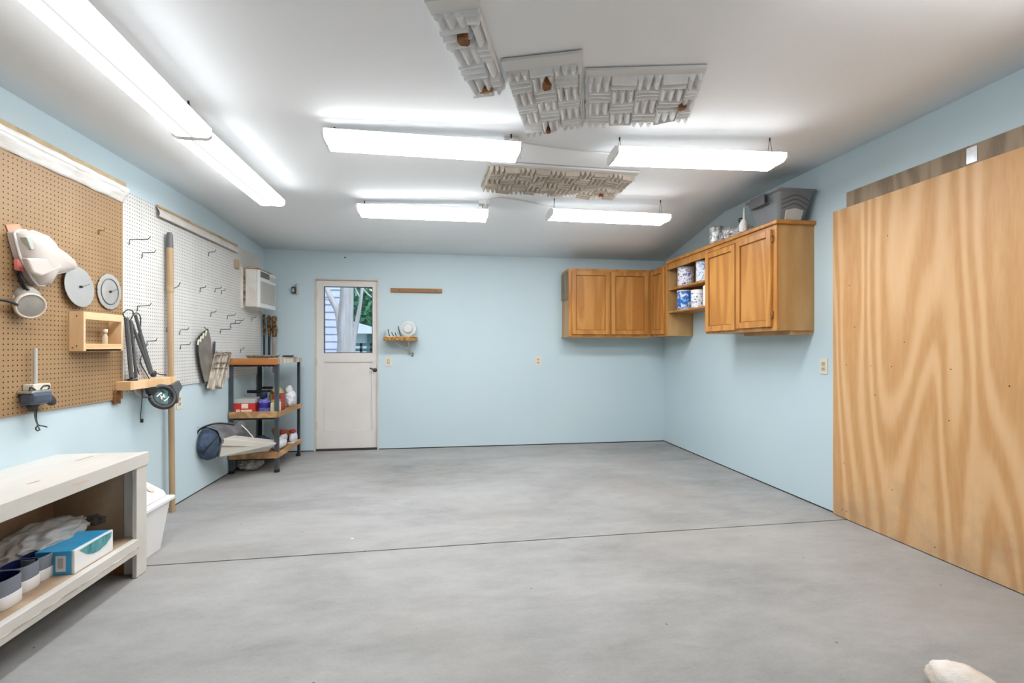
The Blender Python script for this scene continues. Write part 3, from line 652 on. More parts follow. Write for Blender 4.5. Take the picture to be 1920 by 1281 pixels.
def plate(c, n, w, h, label, kind, mat='cream'):
    """cover plate at wall point c, normal n"""
    n = Vector(n); th = thing('outlet_plate' if kind == 'outlet' else 'switch_plate', c, label, kind)
    s = Vector((0, 0, 1)).cross(n)
    def bx(u0, u1, z0, z1, d0, d1):
        m = MB(); m.add([c+s*u+n*d+Vector((0, 0, z)) for z in (z0, z1) for d in (d0, d1) for u in (u0, u1)], [(0, 2, 3, 1), (4, 5, 7, 6), (0, 1, 5, 4), (2, 6, 7, 3), (0, 4, 6, 2), (1, 3, 7, 5)]); return m
    bx(-w/2, w/2, -h/2, h/2, -.0, .006).build('cover', mat, th, bevel=.002)
    if kind == 'outlet':
        for z in (-.02, .02):
            r_ = bx(-.017, .017, z-.014, z+.014, .005, .009).build('receptacle', 'creamd', th, bevel=.004)
            bx(-.008, -.005, z-.005, z+.006, .008, .0095).build('slot', 'black', r_); bx(.005, .008, z-.005, z+.006, .008, .0095).build('slot', 'black', r_)
    else:
        bx(-.016, .016, -.03, .03, .005, .008).build('rocker_frame', 'creamd', th, bevel=.002); bx(-.005, .005, -.004, .014, .007, .016).build('toggle', mat, th, bevel=.002)
    bx(-.003, .003, -.003, .003, .005, .0075).build('screw', 'steel', th)
plate(Vector((XR, 3.313, 1.08)), (-1, 0, 0), .075, .12, 'cream outlet plate on the right wall next to the plywood', 'outlet')
plate(Vector((1.196, YB, 1.052)), (0, -1, 0), .075, .118, 'cream outlet plate in the middle of the far wall', 'outlet')
plate(Vector((-.63, YB, 1.052)), (0, -1, 0), .075, .112, 'cream light switch below the little bracket shelf', 'switch')
plate(Vector((XL, 4.15, .80)), (1, 0, 0), .078, .12, 'cream outlet plate low on the left wall below the white pegboard', 'outlet')

# ================================================================== FAR WALL THINGS
st = thing('wooden_cleat', (-.3, YB, 1.88), 'narrow brown wooden cleat screwed to the far wall', 'cleat')
B(-.601, .006, YB-.035, YB, 1.883, 1.93).build('strip', 'brownwood', st, bevel=.004)
for x in (-.5, -.08): MB().lathe([(0, 0), (.007, 0), (.005, .003), (0, .003)], 8, Matrix.Translation((x, YB-.035, 1.906)) @ Matrix.Rotation(R(90), 4, 'X')).build('screw', 'dark', st)
bs = thing('bracket_shelf', (-.48, YB, 1.13), 'little live-edge wooden shelf on a metal bracket right of the door', 'shelf')
ys_ = YB-.22
lx0, lx1, lz0, lz1 = -.665, -.295, 1.30, 1.345
rnd = random.Random(2); pts = []
nn = 26
top = [(lx0+(lx1-lx0)*i/nn, ys_+rnd.uniform(-.006, .006)) for i in range(nn+1)]
MB().prism([(x, y, lz0) for x, y in top]+[(lx1+.01, YB-.02, lz0), (lx1, YB, lz0), (lx0, YB, lz0)], (0, 0, lz1-lz0)).build('shelf_slab', 'bark', bs, bevel=.004)
B(lx0+.01, lx1-.01, ys_+.008, YB, lz1, lz1+.004).build('planed_top', 'pine', bs)
bxk = -.38
MB().box(bxk-.015, bxk+.015, YB-.006, YB, 1.12, lz0).box(bxk-.015, bxk+.015, ys_+.02, YB, lz0-.005, lz0).bar((bxk, YB-.005, 1.135), (bxk-.0, ys_+.03, lz0-.006), .018, .006).build('bracket', 'ltgrey', bs)
MB().bar((-.35, YB-.012, 1.15), (-.56, ys_+.05, lz0-.006), .012, .012).build('brace', 'ltgrey', bs)
MB().tube(curve([(-.345, YB-.008, 1.16), (-.338, YB-.03, 1.13), (-.35, YB-.045, 1.115), (-.358, YB-.03, 1.125)]), .005, 6).build('hook', 'dark', bs, smooth=True)
cd = thing('clear_disc', (-.40, YB-.1, lz1+.004), 'clear round plastic dome standing on the bracket shelf', 'disc')
rot = Matrix.Translation((-.395, YB-.07, lz1+.004+.096)) @ Matrix.Rotation(R(82), 4, 'X')
MB().lathe([(.096, 0), (.098, .004), (.094, .008), (.058, .010), (.055, .035), (.05, .045), (0, .045)], 32, rot).build('dome', milky('clear_dome', 'D9DDDD', .45, .15), cd, smooth=True)
MB().tube(circ((-.395, YB-.072, lz1+.1), .096, (1, 0, 0), (0, .14, .99), 32)+[Vector((-.395+.096, YB-.072, lz1+.1))], .0025, 6).build('rim', 'ltgrey', cd)
for i, (x0, dx, h_, lb) in enumerate(((-.60, -.02, .085, 'black spring clamp handle at the left end of the bracket shelf'), (-.55, -.03, .05, 'short dark bent tool lying on the bracket shelf, second from the left'), (-.52, -.02, .045, 'short dark bent tool lying mid bracket shelf'), (-.47, -.035, .12, 'tall curved black wire leaning on the clear disc'))):
    y = YB-.15; z = lz1+.004
    tag(MB().tube(curve([(x0, y, z), (x0+dx*.5, y, z+h_*.4), (x0+dx, y+.01, z+h_)]), .005, 6).build('bent_tool', 'black', smooth=True), lb, 'tool', 'little tools on the bracket shelf')
tag(MB().prism([(-.664, YB-.2, lz1+.004), (-.664, YB-.02, lz1+.004), (-.664, YB-.02, lz1+.09), ], (.004, 0, 0)).build('steel_angle', 'ltgrey'), 'thin grey triangular steel plate on the left edge of the bracket shelf', 'plate')
la = thing('metal_latch', (-1.69, YB, 1.84), 'small metal latch with a dark body on the far wall left of the door', 'latch')
B(-1.672, -1.652, YB-.03, YB, 1.84, 1.965).build('plate', 'ltgrey', la, bevel=.003)
B(-1.722, -1.672, YB-.04, YB, 1.85, 1.925).build('body', 'dark', la, bevel=.004)
B(-1.715, -1.69, YB-.046, YB-.04, 1.865, 1.905).build('slot', 'steel', la)
tag(MB().lathe([(0, 0), (.009, 0), (.006, .014), (0, .014)], 8, Matrix.Translation((-1.131, YB, 2.286)) @ Matrix.Rotation(R(90), 4, 'X')).build('screw_head', 'dark'), 'lone dark screw in the far wall above the door', 'screw')

# ================================================================== LEFT WALL: PEGBOARDS
def LW(px, py, off=.014): return onx(px, py, XL+off)
yj = LW(231, 500).y; ye = LW(489, 620).y
bp_ = tag(B(XL+.004, XL+.012, 1.4, yj-.001, .895, 2.205).build('brown_pegboard', 'brownpeg'), 'tan perforated hardboard panel on the left wall', 'pegboard')
wp_ = tag(B(XL+.004, XL+.011, yj+.001, ye, .925, 2.235).build('white_pegboard', 'whitepeg'), 'white perforated pegboard filling the left wall toward the corner', 'pegboard')
fr_ = thing('plastic_roll', (XL, 2.4, 2.14), 'rolled shiny plastic film along the top of the tan pegboard', 'film')
y0_, y1_ = 1.4, yj-.004
B(XL, XL+.035, y0_, y1_, 2.25, 2.275).build('wood_batten', 'trimwood', fr_, bevel=.003)
MB().tube([(XL+.032, y0_+(y1_-y0_)*i/30, 2.226+.002*math.sin(i*2.1)) for i in range(31)], .024, 12).build('film_roll', 'film', fr_, smooth=True)
MB().grid(lambda u, v: (XL+.014+.034*(1-v)+.008*noise.noise(Vector((u*22, v*2, 3))), y0_+(y1_-y0_)*u, 2.21-.062*v-.006*noise.noise(Vector((u*14, 1, 1)))), 90, 5).build('film_flap', 'film', fr_, smooth=True, solid=.003)
va = thing('film_valance', (XL, 4.4, 2.15), 'long folded pale plastic sheet under the top of the white pegboard', 'film')
ya_, yb_ = LW(292, 390).y, LW(443, 465).y
pinky = M('pale_pink_film', 'C9C0B9', 'DAD3CD', scale=5, stretch=(1, .6, 1), rough=.45, bump=.2, bscale=8)
MB().grid(lambda u, v: (XL+.014+.028*math.sin(v*2.2)+.004*noise.noise(Vector((u*15, v*3, 8))), ya_+(yb_-ya_)*u, 2.235-.075*v), 60, 8).build('sheet', pinky, va, smooth=True, solid=.003)
B(XL+.011, XL+.03, ya_, yb_, 2.228, 2.243).build('top_batten', 'trimwood', va, bevel=.002)
# wire hooks
def peg_hook(px, py, ln, label, rise=.012):
    p = LW(px, py, .011)
    tag(MB().tube([p+Vector((0, 0, -.035)), p+Vector((.006, 0, -.03)), p+Vector((.007, 0, 0)), p+Vector((ln*.9, .0, .004)), p+Vector((ln, 0, rise+.01))], .0028, 6).build('peg_hook', 'dark', smooth=True), label, 'hook', 'wire hooks in the pegboards')
HK = [(241, 449, .13, 'long wire hook highest on the white pegboard, left of the pole'), (265, 474, .09, 'wire hook left of the pole, second from the top'), (256, 574, .09, 'wire hook left of the pole just above the folded lamp arms'),
      (274, 640, .07, 'wire hook right of the lamp arms at mid height'), (390, 473, .06, 'wire hook near the pale plastic valance right of the pole'), (374, 540, .05, 'wire hook high on the white pegboard, left one of a row of three'),
      (402, 541, .06, 'wire hook high on the white pegboard, middle one of a row of three'), (414, 545, .04, 'wire hook high on the white pegboard, right one of a row of three'), (394, 586, .05, 'lone wire hook below the row of three'),
      (336, 619, .07, 'wire hook just right of the wooden pole, upper of two'), (337, 647, .08, 'wire hook just right of the wooden pole, lower of two'), (425, 592, .08, 'wire hook at the top of the dense hook cluster'),
      (431, 607, .10, 'wire hook in the middle of the dense hook cluster'), (412, 618, .10, 'wire hook at the lower left of the dense hook cluster'), (440, 601, .09, 'wire hook at the right of the dense hook cluster'), (471, 596, .05, 'wire hook under the air conditioner'), (450, 655, .04, 'small wire hook just above the shelf unit'), (311, 614, .05, 'wire hook touching the left side of the wooden pole')]
for h_ in HK: peg_hook(*h_)
p = LW(184, 432, .012)
tag(MB().tube([p+Vector((0, 0, -.025)), p+Vector((.006, 0, -.02)), p+Vector((.006, 0, .002)), p+Vector((.035, 0, .002)), p+Vector((.036, 0, .014))], .003, 6).build('peg_hook', 'brass', smooth=True), 'small brass hook alone on the tan pegboard', 'hook', 'wire hooks in the pegboards')

# clear plastic shell
def poly_px(pts, ox, oy, k, off): return [onx(ox+x*k, oy+y*k, XL+off) for x, y in pts]
k_ = 150/1011
out = poly_px([(180, 110), (235, 82), (330, 85), (362, 108), (405, 90), (520, 130), (570, 180), (620, 270), (760, 360), (880, 460), (920, 540), (880, 590), (650, 640), (560, 780), (480, 775), (400, 680), (330, 560), (250, 400), (205, 230)], 0, 420, k_, .05)
cen = sum(out, Vector())/len(out)
ms = thing('face_shield', (XL+.012, cen.y, min(p.z for p in out)), 'milky clear plastic shield hanging on the tan pegboard', 'shield')
n = len(out); rings = []
for sc_, dx in ((1, -.03), (1.0, .0), (.92, .035), (.7, .055), (.35, .062)):
    rings.append([cen+(p-cen)*sc_+Vector((dx, 0, 0)) for p in out])
m = MB(); m.add([p for r_ in rings for p in r_], [(i*n+j, i*n+(j+1) % n, (i+1)*n+(j+1) % n, (i+1)*n+j) for i in range(4) for j in range(n)]+[tuple(range(4*n, 5*n))])
m.build('shell', 'maskw', ms, smooth=True)
MB().tube([p for p in out]+[out[0]], .006, 6).build('rim', 'white', ms, smooth=True)
for pts in ([(335, 165), (545, 180), (600, 270), (640, 330), (470, 300), (400, 330)], [(480, 300), (600, 310), (730, 385), (480, 375)]):
    w_ = poly_px(pts, 0, 420, k_, .098); MB().prism(w_, (-.03, 0, 0)).build('window_panel', M('pale_window_film', 'B9BDB6', rough=.2), ms, bevel=.003)
w_ = poly_px([(345, 430), (760, 440), (800, 560), (540, 660), (430, 620)], 0, 420, k_, .11); MB().prism(w_, (-.03, 0, 0)).build('raised_panel', 'maskw', ms, bevel=.008)
w_ = poly_px([(225, 440), (290, 470), (310, 610), (232, 580)], 0, 420, k_, .045); MB().prism(w_, (-.02, 0, 0)).build('red_pad', M('pink_red_pad', 'D8605A', 'E89A8C', scale=12, rough=.7), ms, bevel=.004)
w_ = poly_px([(75, 10), (240, 0), (290, 70), (190, 100), (120, 130)], 0, 420, k_, .018); MB().prism(w_, (-.005, 0, 0)).build('red_glow_patch', M('salmon_glow', 'EDA58A', 'E58E76', scale=8, rough=.7), ms, bevel=.002)  # flat salmon patch painted as a soft reddish glow on the pegboard
# respirator
c = LW(58, 574, .075); c0 = LW(50, 560, .03)
rs = thing('respirator', (XL+.012, c.y, c.z-.1), 'grey half-mask respirator with a round filter on the tan pegboard', 'respirator')
MB().blob(c0+Vector((0, .0, .0)), (.045, .06, .062), .15, 2, 3, 3).build('face_piece', 'maskg', rs, smooth=True)
ax = Vector((.85, -.45, -.22)).normalized(); rot = Matrix.Translation(c-ax*.05) @ ax.to_track_quat('Z', 'Y').to_matrix().to_4x4()
MB().lathe([(.03, -.01), (.052, 0), (.054, .03), (.062, .036), (.062, .05), (.057, .056), (.053, .05)], 28, rot, False).build('filter_body', 'maskrim', rs, smooth=True)
MB().lathe([(.055, .049), (.05, .050), (.0, .053)], 28, rot).build('filter_face', 'maskg', rs, smooth=True)
MB().lathe([(.045, -.03), (.06, -.025), (.06, -.01), (.05, .002)], 20, rot).build('filter_ring', 'ltgrey', rs, smooth=True)
MB().tube(curve([LW(36, 508, .03), LW(41, 522, .05), LW(46, 535, .05), LW(53, 545, .06)]), .007, 6).build('strap', 'black', rs, smooth=True)
MB().tube(curve([LW(34, 512, .02), LW(38, 530, .03), LW(48, 543, .05)]), .006, 6).build('strap', 'dark', rs, smooth=True)
MB().tube(curve([LW(-25, 558, .02), LW(0, 562, .04), LW(20, 566, .05), LW(32, 572, .05)]), .007, 6).build('strap', 'black', rs, smooth=True)
MB().tube(curve([LW(66, 552, .08), LW(74, 557, .085), LW(80, 564, .08)]), .004, 6).build('buckle', 'black', rs, smooth=True)
# discs
def disc(px, py, r, mat, label, ring=False, off=.02, tilt=0):
    c = LW(px, py, off); th = thing('saw_blade', (XL+.012, c.y, c.z-r), label, 'blade', 'round discs on the tan pegboard')
    rot = Matrix.Translation(c) @ Matrix.Rotation(R(90)+tilt, 4, 'Y') @ Matrix.Rotation(0, 4, 'Z')
    if ring:
        pts = []
        for i in range(96):
            a_ = 6.28319*i/96; rr = r*(1 if (i % 8) not in (0,) else .955); pts.append(rot @ Vector((rr*math.cos(a_), rr*math.sin(a_), 0)))
        MB().prism(pts, (.0028, 0, 0)).build('plate', mat, th)
        cc = c+Vector((.004, 0, 0)); MB().tube(circ(cc, r*.72, (0, 1, 0), (0, 0, 1), 40)+[cc+Vector((0, r*.72, 0))], .003, 6).build('printed_ring', 'greyd', th)
    else:
        MB().lathe([(.008, 0), (r*.5, .004), (r, .0), (r, -.003), (r*.5, .001), (.008, -.003)], 48, rot).build('plate', mat, th, smooth=True)
    MB().lathe([(0, 0), (.007, 0), (.006, .012), (0, .012)], 10, Matrix.Translation(c) @ Matrix.Rotation(R(90), 4, 'Y')).build('arbor_peg', 'black', th)
    MB().tube([c+Vector((.01, 0, 0)), c+Vector((.012, .055, .022))], .0016, 5).build('hook_wire', 'greyd', th)
disc(150, 538, .112, 'blade2', 'plain pale grey disc on the tan pegboard', False, .035, R(-5))
disc(205, 547, .108, 'blade', 'toothed grey saw blade with a dark ring printed on it', True)
# small pine box
bx0 = LW(129, 620, .012); yb0 = bx0.y; xf = ony(157, 620, yb0).x; yb1 = onx(231, 620, xf).y-.0
zt_, zb_ = ony(140, 584, yb0).z, ony(140, 659, yb0).z
pbx = thing('pine_box', (XL+.05, (yb0+yb1)/2, zb_), 'small open pine box screwed to the tan pegboard', 'box')
B(XL+.012, xf, yb0, yb0+.016, zb_, zt_).build('side_board', 'pinev', pbx, bevel=.002)
B(XL+.012, xf, yb1-.016, yb1, zb_, zt_).build('side_board', 'pinev', pbx, bevel=.002)
B(XL+.012, xf, yb0+.016, yb1-.016, zb_, zb_+.012).build('bottom_board', 'pine', pbx, bevel=.001)
B(xf-.014, xf, yb0+.016, yb1-.016, zt_-.042, zt_).build('front_rail', 'pine', pbx, bevel=.002)
B(xf-.014, xf, yb0+.016, yb1-.016, zb_, zb_+.042).build('front_rail', 'pine', pbx, bevel=.002)
for z in (zb_+.02, zb_+.03, zt_-.025): MB().lathe([(0, 0), (.004, 0), (.003, .002), (0, .002)], 8, Matrix.Translation((XL+.03+(.02 if z > zb_+.025 else 0), yb0, z)) @ Matrix.Rotation(R(90), 4, 'X')).build('screw', 'dark', pbx)
jx = XL+.045; jy = onx(197, 620, jx).y
sv = thing('small_vial', (jx, jy, zb_+.0125), 'small clear vial with a cork standing inside the pine box', 'vial')
MB().lathe([(0, 0), (.013, 0), (.014, .004), (.014, .075), (.008, .085), (.008, .095)], 16, Matrix.Translation((jx, jy, zb_+.0125))).build('vial_body', milky('vial_glass', 'E6D6B8', .4, .1), sv, smooth=True)
MB().lathe([(0, .0), (.011, .0), (.014, .012), (.012, .024), (0, .026)], 14, Matrix.Translation((jx, jy, zb_+.107))).build('cork', 'maskrim', sv, smooth=True)
# small motor with a rod
c = LW(72, 745, .06); mo_ = thing('bench_motor', (XL+.012, c.y, c.z-.08), 'small motor unit with an upright steel rod and dangling wires', 'motor')
MB().tube([LW(66, 728, .04), LW(66, 653, .04)], .0085, 12).build('rod', 'ltgrey', mo_, smooth=True)
p0, p1 = LW(53, 0, .06).y, LW(90, 0, .06).y
MB().box(XL+.012, XL+.085, p0, p1, c.z-.035, c.z+.028).build('housing', M('blue_grey_plastic', '3D4654', '4A5464', rough=.35), mo_, bevel=.018)
MB().box(XL+.012, XL+.08, p0-.004, p1+.004, c.z+.022, c.z+.034).build('silver_band', 'steel', mo_, bevel=.004)
MB().box(XL+.012, XL+.06, p0+.03, p1+.02, c.z+.034, c.z+.065).build('bracket', 'cream', mo_, bevel=.004)
MB().tube(curve([LW(55, 738, .05), LW(57, 727, .06), LW(66, 731, .06)]), .004, 6).build('clip', 'black', mo_, smooth=True)
MB().tube(curve([LW(76, 730, .06), LW(82, 724, .06), LW(92, 724, .06), LW(90, 731, .06)]), .004, 6).build('clip', 'black', mo_, smooth=True)
MB().lathe([(0, 0), (.026, 0), (.028, .004), (.028, .014), (.02, .018), (0, .018)], 18, Matrix.Translation(LW(92, 752, .05)) @ Matrix.Rotation(R(70), 4, 'Y')).build('wheel', 'dark', mo_, smooth=True)
MB().prism([LW(50, 748, .03), LW(62, 758, .03), LW(53, 772, .03), LW(48, 762, .03)], (.03, 0, 0)).build('shroud', 'black', mo_)
for pts in ([(94, 740), (88, 752), (70, 762), (65, 778), (70, 796), (75, 807)], [(70, 764), (68, 780), (71, 796), (80, 799), (88, 801)], [(72, 797), (67, 803), (70, 808), (74, 806)]):
    MB().tube(curve([LW(a_, b_, .05) for a_, b_ in pts]), .003, 6).build('wire', 'black' if pts[0][0] < 90 else 'greyd', mo_, smooth=True)
# folded swing-arm magnifier lamp on its ledge
lg = thing('ledge_block', (XL+.03, 3.5, .95), 'pale wooden ledge block under the folded swing-arm lamp', 'ledge')
e0, e1 = LW(222, 725, .03).y, LW(312, 725, .03).y; lz = LW(250, 714, .06).z
B(XL+.011, XL+.10, e0, e1, lz-.055, lz).build('block', 'pinev', lg, bevel=.003)
B(XL+.011, XL+.02, e0-.02, e0+.04, lz-.14, lz-.055).build('support', 'rust', lg)
sl = thing('magnifier_lamp', (XL+.05, 3.6, lz), 'black swing-arm magnifier lamp folded against the white pegboard', 'lamp')
LP = lambda x, y, o=.055: onx(220+x*.1873, 570+y*.1873, XL+o)
for pts, r_, nm in (([(90, 140), (140, 735)], .013, 'lower_arm'), ([(135, 170), (190, 740)], .009, 'lower_arm'), ([(135, 170), (330, 700)], .009, 'upper_arm'), ([(180, 110), (350, 700)], .010, 'upper_arm'), ([(225, 290), (265, 480), (335, 690)], .013, 'upper_arm_sleeve')):
    MB().tube([LP(*q) for q in pts], r_, 8).build(nm, 'greyd', sl, smooth=True)
for pts in ([(55, 95), (70, 130), (125, 165), (165, 100), (205, 95), (232, 140), (230, 270), (240, 340)], [(240, 520), (232, 590), (280, 680), (320, 750), (340, 800)], [(60, 90), (100, 60), (150, 70), (160, 100)], [(175, 320), (155, 430), (170, 540), (215, 700)], [(370, 680), (420, 705), (490, 710)]):
    MB().tube(curve([LP(*q) for q in pts]), .0035, 6).build('cable', 'black', sl, smooth=True)
MB().tube(curve([LP(245, 840, .06), LP(248, 930, .06), LP(240, 1050, .06), LP(232, 1130, .06), LP(250, 1190, .06)]), .0028, 6).build('cable', 'black', sl, smooth=True)
MB().box(-.008, .008, -.006, .006, -.012, .012, Matrix.Translation(LP(245, 1170, .06))).build('plug', 'black', sl, bevel=.002)
MB().lathe([(0, 0), (.022, 0), (.022, .02), (0, .02)], 14, Matrix.Translation(LP(345, 700, .05)) @ Matrix.Rotation(R(90), 4, 'Y')).build('joint', 'dark', sl, smooth=True)
MB().lathe([(0, 0), (.03, 0), (.03, .015), (.014, .02), (.014, .06), (0, .06)], 14, Matrix.Translation(LP(150, 775, .05))).build('base_clamp', 'dark', sl, smooth=True)
hc_ = LP(455, 930, .13); ax = Vector((.75, -.5, .35)).normalized(); q_ = ax.to_track_quat('Z', 'Y').to_matrix().to_4x4()
rot = Matrix.Translation(hc_) @ q_
MB().lathe([(.062, -.012), (.086, -.014), (.092, 0), (.086, .014), (.062, .012), (.062, -.012)], 36, rot, False).build('lens_ring', 'dark', sl, smooth=True)
MB().lathe([(0, -.004), (.064, -.002), (.064, .002), (0, .005)], 30, rot).build('magnifier_lens', 'lensglass', sl, smooth=True)
MB().prism([LP(495, 810, .08), LP(575, 765, .08), (LP(608, 835, .08)), LP(575, 890, .08), LP(565, 1000, .08), LP(540, 930, .08)], (.035, 0, 0)).build('head_shell', 'greyd', sl, bevel=.008)
MB().prism([LP(250, 800, .07), LP(345, 795, .07), LP(355, 880, .07), LP(320, 930, .07), LP(280, 900, .07)], (.03, 0, 0)).build('head_socket', 'black', sl, bevel=.008)
MB().prism([LP(150, 850, .03), LP(250, 845, .03), LP(250, 935, .03), LP(180, 905, .03)], (.012, 0, 0)).build('head_plate', 'ltgrey', sl, bevel=.003)
MB().tube(curve([LP(250, 935, .07), LP(320, 940, .09), LP(380, 1000, .1), LP(450, 1050, .1)]), .007, 8).build('head_bracket', 'dark', sl, smooth=True)
# wooden pole
pb = Vector((XL+.055, onx(323, 960, XL+.055).y, 0)); pt_ = onx(318, 436, XL+.045)
pm_ = pb.lerp(pt_, .8)
po = thing('wooden_pole', pb, 'tall wooden pole with a grey tip standing against the white pegboard', 'pole')
MB().tube([pb, pb.lerp(pt_, .3), pm_], [.019, .02, .021], 14).build('lower_pole', 'polewood', po, smooth=True)
MB().tube([pm_, pb.lerp(pt_, .95)], [.0235, .023], 14).build('upper_pole', 'polewood', po, smooth=True)
MB().tube([pb.lerp(pt_, .945), pb.lerp(pt_, .99), pt_], [.0235, .021, .014], 14).build('tip', 'greyd', po, smooth=True)
MB().tube([pm_-Vector((0, 0, .025)), pm_+Vector((0, 0, .02))], .0255, 14).build('ferrule', 'trimwood', po, smooth=True)
MB().tube(curve([pm_+Vector((.02, .0, 0)), pm_+Vector((.05, .01, .02)), pm_+Vector((.065, .01, .05))]), .003, 6).build('clip_wire', 'greyd', po, smooth=True)
# sheath and bundle of slats
SP = lambda x, y, o=.03: onx(350+x*.1171, 600+y*.1171, XL+o)
pts = [SP(*q) for q in [(315, 150), (240, 215), (160, 300), (158, 420), (160, 540), (190, 740), (255, 1005), (320, 985), (370, 860), (400, 760), (380, 560), (350, 290)]]
sth = thing('leather_sheath', (XL+.012, sum(p.y for p in pts)/12, min(p.z for p in pts)), 'grey leaf-shaped leather sheath with a dark edge hanging on the white pegboard', 'sheath')
MB().prism(pts, (.02, 0, 0)).build('panel', 'leather', sth, bevel=.006)
MB().tube([p+Vector((.01, 0, 0)) for p in pts]+[pts[0]+Vector((.01, 0, 0))], .007, 6).build('piping', 'black', sth, smooth=True)
for q in ((185, 350), (225, 300), (265, 250), (308, 205)): MB().bar(SP(q[0]-8, q[1]+50, .055), SP(q[0]+8, q[1]-35, .055), .016, .006, (1, 0, 0)).build('lace', 'cream', sth)
MB().tube([pts[0]+Vector((0, 0, 0)), pts[0]+Vector((-.018, 0, .02))], .003, 6).build('hanging_loop', 'black', sth)
tag(MB().bar(SP(450, 345, .025), SP(425, 780, .025), .03, .004, (1, 0, 0)).build('steel_strap', 'post'), 'narrow dark steel strap hanging between the sheath and the slat bundle', 'strap')
sb = thing('slat_bundle', (XL+.04, LW(410, 700).y, LW(400, 735, .04).z), 'tied bundle of weathered wooden slats hanging beside the shelf unit', 'bundle')
for i, (x0, x1) in enumerate(((480, 360), (530, 405), (580, 450), (630, 500), (680, 545))):
    for j in range(2):
        o_ = .03+j*.035+.006*(i % 2)
        MB().bar(SP(x0, 540+10*((i*3+j) % 3), o_), SP(x1, 1130-28*((i*2+j) % 3)-i*10, o_), .030, .03, (1, 0, 0)).build('slat', 'slat', sb, bevel=.003)
for yy in (560, 690, 770): MB().tube([SP(470-(yy-560)*.25, yy, .085), SP(690-(yy-560)*.2, yy-5, .085)], .006, 6).build('tie', 'slatd', sb)
for i, x0 in enumerate((500, 560, 620, 680)): MB().blob(SP(x0, 540, .06), (.02, .022, .018), .4, 3, i, 2).build('frayed_end', 'slatd', sb)

# ================================================================== AIR CONDITIONER
ay0 = LW(451, 530, .01).y; acx = ony(485, 540, ay0).x; ay1 = onx(518, 560, acx).y
az0, az1 = 1.625, 2.04
ac = thing('air_conditioner', (XL+.1, (ay0+ay1)/2, az0), 'aged white window air conditioner set through the left wall near the corner', 'air conditioner')
B(XL, acx-.03, ay0+.02, ay1-.02, az0+.015, az1-.01).build('case', 'ac', ac, bevel=.005)
B(acx-.03, acx, ay0+.02, ay1-.015, az0+.01, az1-.015).build('front_panel', 'acfront', ac, bevel=.008)
B(XL, XL+.03, ay0-.005, ay1, az0-.005, az1+.005).build('wall_flange', 'ac', ac, bevel=.003)
B(XL+.03, XL+.05, ay0+.015, ay0+.03, az0+.02, az1-.02).build('rusty_seam', 'slatd', ac)
B(XL+.01, acx-.01, ay0, ay1-.1, az1-.008, az1+.004).build('top_batten', 'trimwood', ac, bevel=.002)
B(acx-.002, acx+.006, ay0+.05, ay0+.30, az1-.09, az1-.03).build('control_panel', 'greyd', ac, bevel=.002)
B(acx-.002, acx+.006, ay0+.32, ay1-.04, az1-.10, az1-.05).build('outlet_louvre', 'ltgrey', ac)
gr = B(acx-.001, acx+.003, ay0+.06, ay1-.05, az0+.06, az1-.13).build('grille', 'greyd', ac)
for i in range(14):
    y = ay0+.07+i*(ay1-ay0-.13)/13; B(acx+.003, acx+.008, y-.009, y+.006, az0+.06, az1-.13).build('grille_slat', 'ltgrey', gr)
p = LW(442, 495, .011); tag(B(XL+.011, XL+.035, p.y-.035, p.y+.03, p.z-.05, p.z+.04).build('corner_bracket', 'trimwood', bevel=.006), 'small tan bracket on the pegboard beside the air conditioner', 'bracket')

# ================================================================== SHELF UNIT IN THE CORNER
sx0, sx1, sy0, sy1 = XL+.012, -1.578, 5.04, 5.80
su = thing('shelf_unit', ((sx0+sx1)/2, (sy0+sy1)/2, 0), 'steel post shelf unit with three wooden shelves in the far left corner', 'shelf unit')
def Lpost(x, y, dx, dy): return MB().box(min(x, x+dx*.036), max(x, x+dx*.036), min(y, y+dy*.004), max(y, y+dy*.004), .001, 1.10).box(min(x, x+dx*.004), max(x, x+dx*.004), min(y+dy*.004, y+dy*.036), max(y+dy*.004, y+dy*.036), .001, 1.10)
for x, y, dx, dy in ((sx0, sy0, 1, 1), (sx1, sy0, -1, 1), (sx0, sy1, 1, -1), (sx1, sy1, -1, -1)):
    p_ = Lpost(x, y, dx, dy).build('post', 'post', su)
    MB().box(min(x-dx*.004, x+dx*.04), max(x-dx*.004, x+dx*.04), min(y-dy*.004, y+dy*.04), max(y-dy*.004, y+dy*.04), 0, .03).build('foot', 'black', p_, bevel=.004)
SH = (.155, .55, 1.065)
for i, z in enumerate(SH):
    B(sx0+.005, sx1-.002, sy0+.004, sy1-.004, z, z+.022).build('shelf_board', 'shelfwood', su)
    B(sx0, sx1, sy0-.02, sy0-.002, z-.012, z+.05).build('front_edge', 'redwood' if i == 2 else 'shelfwood', su, bevel=.003)
    B(sx1+.001, sx1+.016, sy0-.02, sy1+.004, z-.005, z+.042).build('side_edge', 'shelfwood' if i < 2 else 'slat', su, bevel=.003)
    B(sx0+.004, sx1-.004, sy0+.005, sy0+.03, z-.03, z-.001).build('cross_rail', 'black', su)
# top of the shelf: trays
z3 = SH[2]+.023
bt = thing('wooden_tray', (-1.80, 5.3, z3), 'shallow grey brown tray on top of the shelf unit', 'tray')
B(-1.93, -1.72, 5.22, 5.50, z3, z3+.04).build('tray_body', 'oldply', bt, bevel=.004); B(-1.94, -1.71, 5.21, 5.51, z3+.04, z3+.052).build('tray_lip', 'slatd', bt, bevel=.003)
tag(B(-1.695, -1.60, 5.1, 5.75, z3, z3+.028).build('grey_board', 'slat', bevel=.004), 'pale weathered board lying on the shelf unit top next to the tray', 'board')
tag(B(-1.69, -1.585, 5.53, 5.58, z3+.03, z3+.048).build('dark_bar', 'dark', bevel=.003), 'short dark metal bar across the pale board on the shelf unit', 'bar')
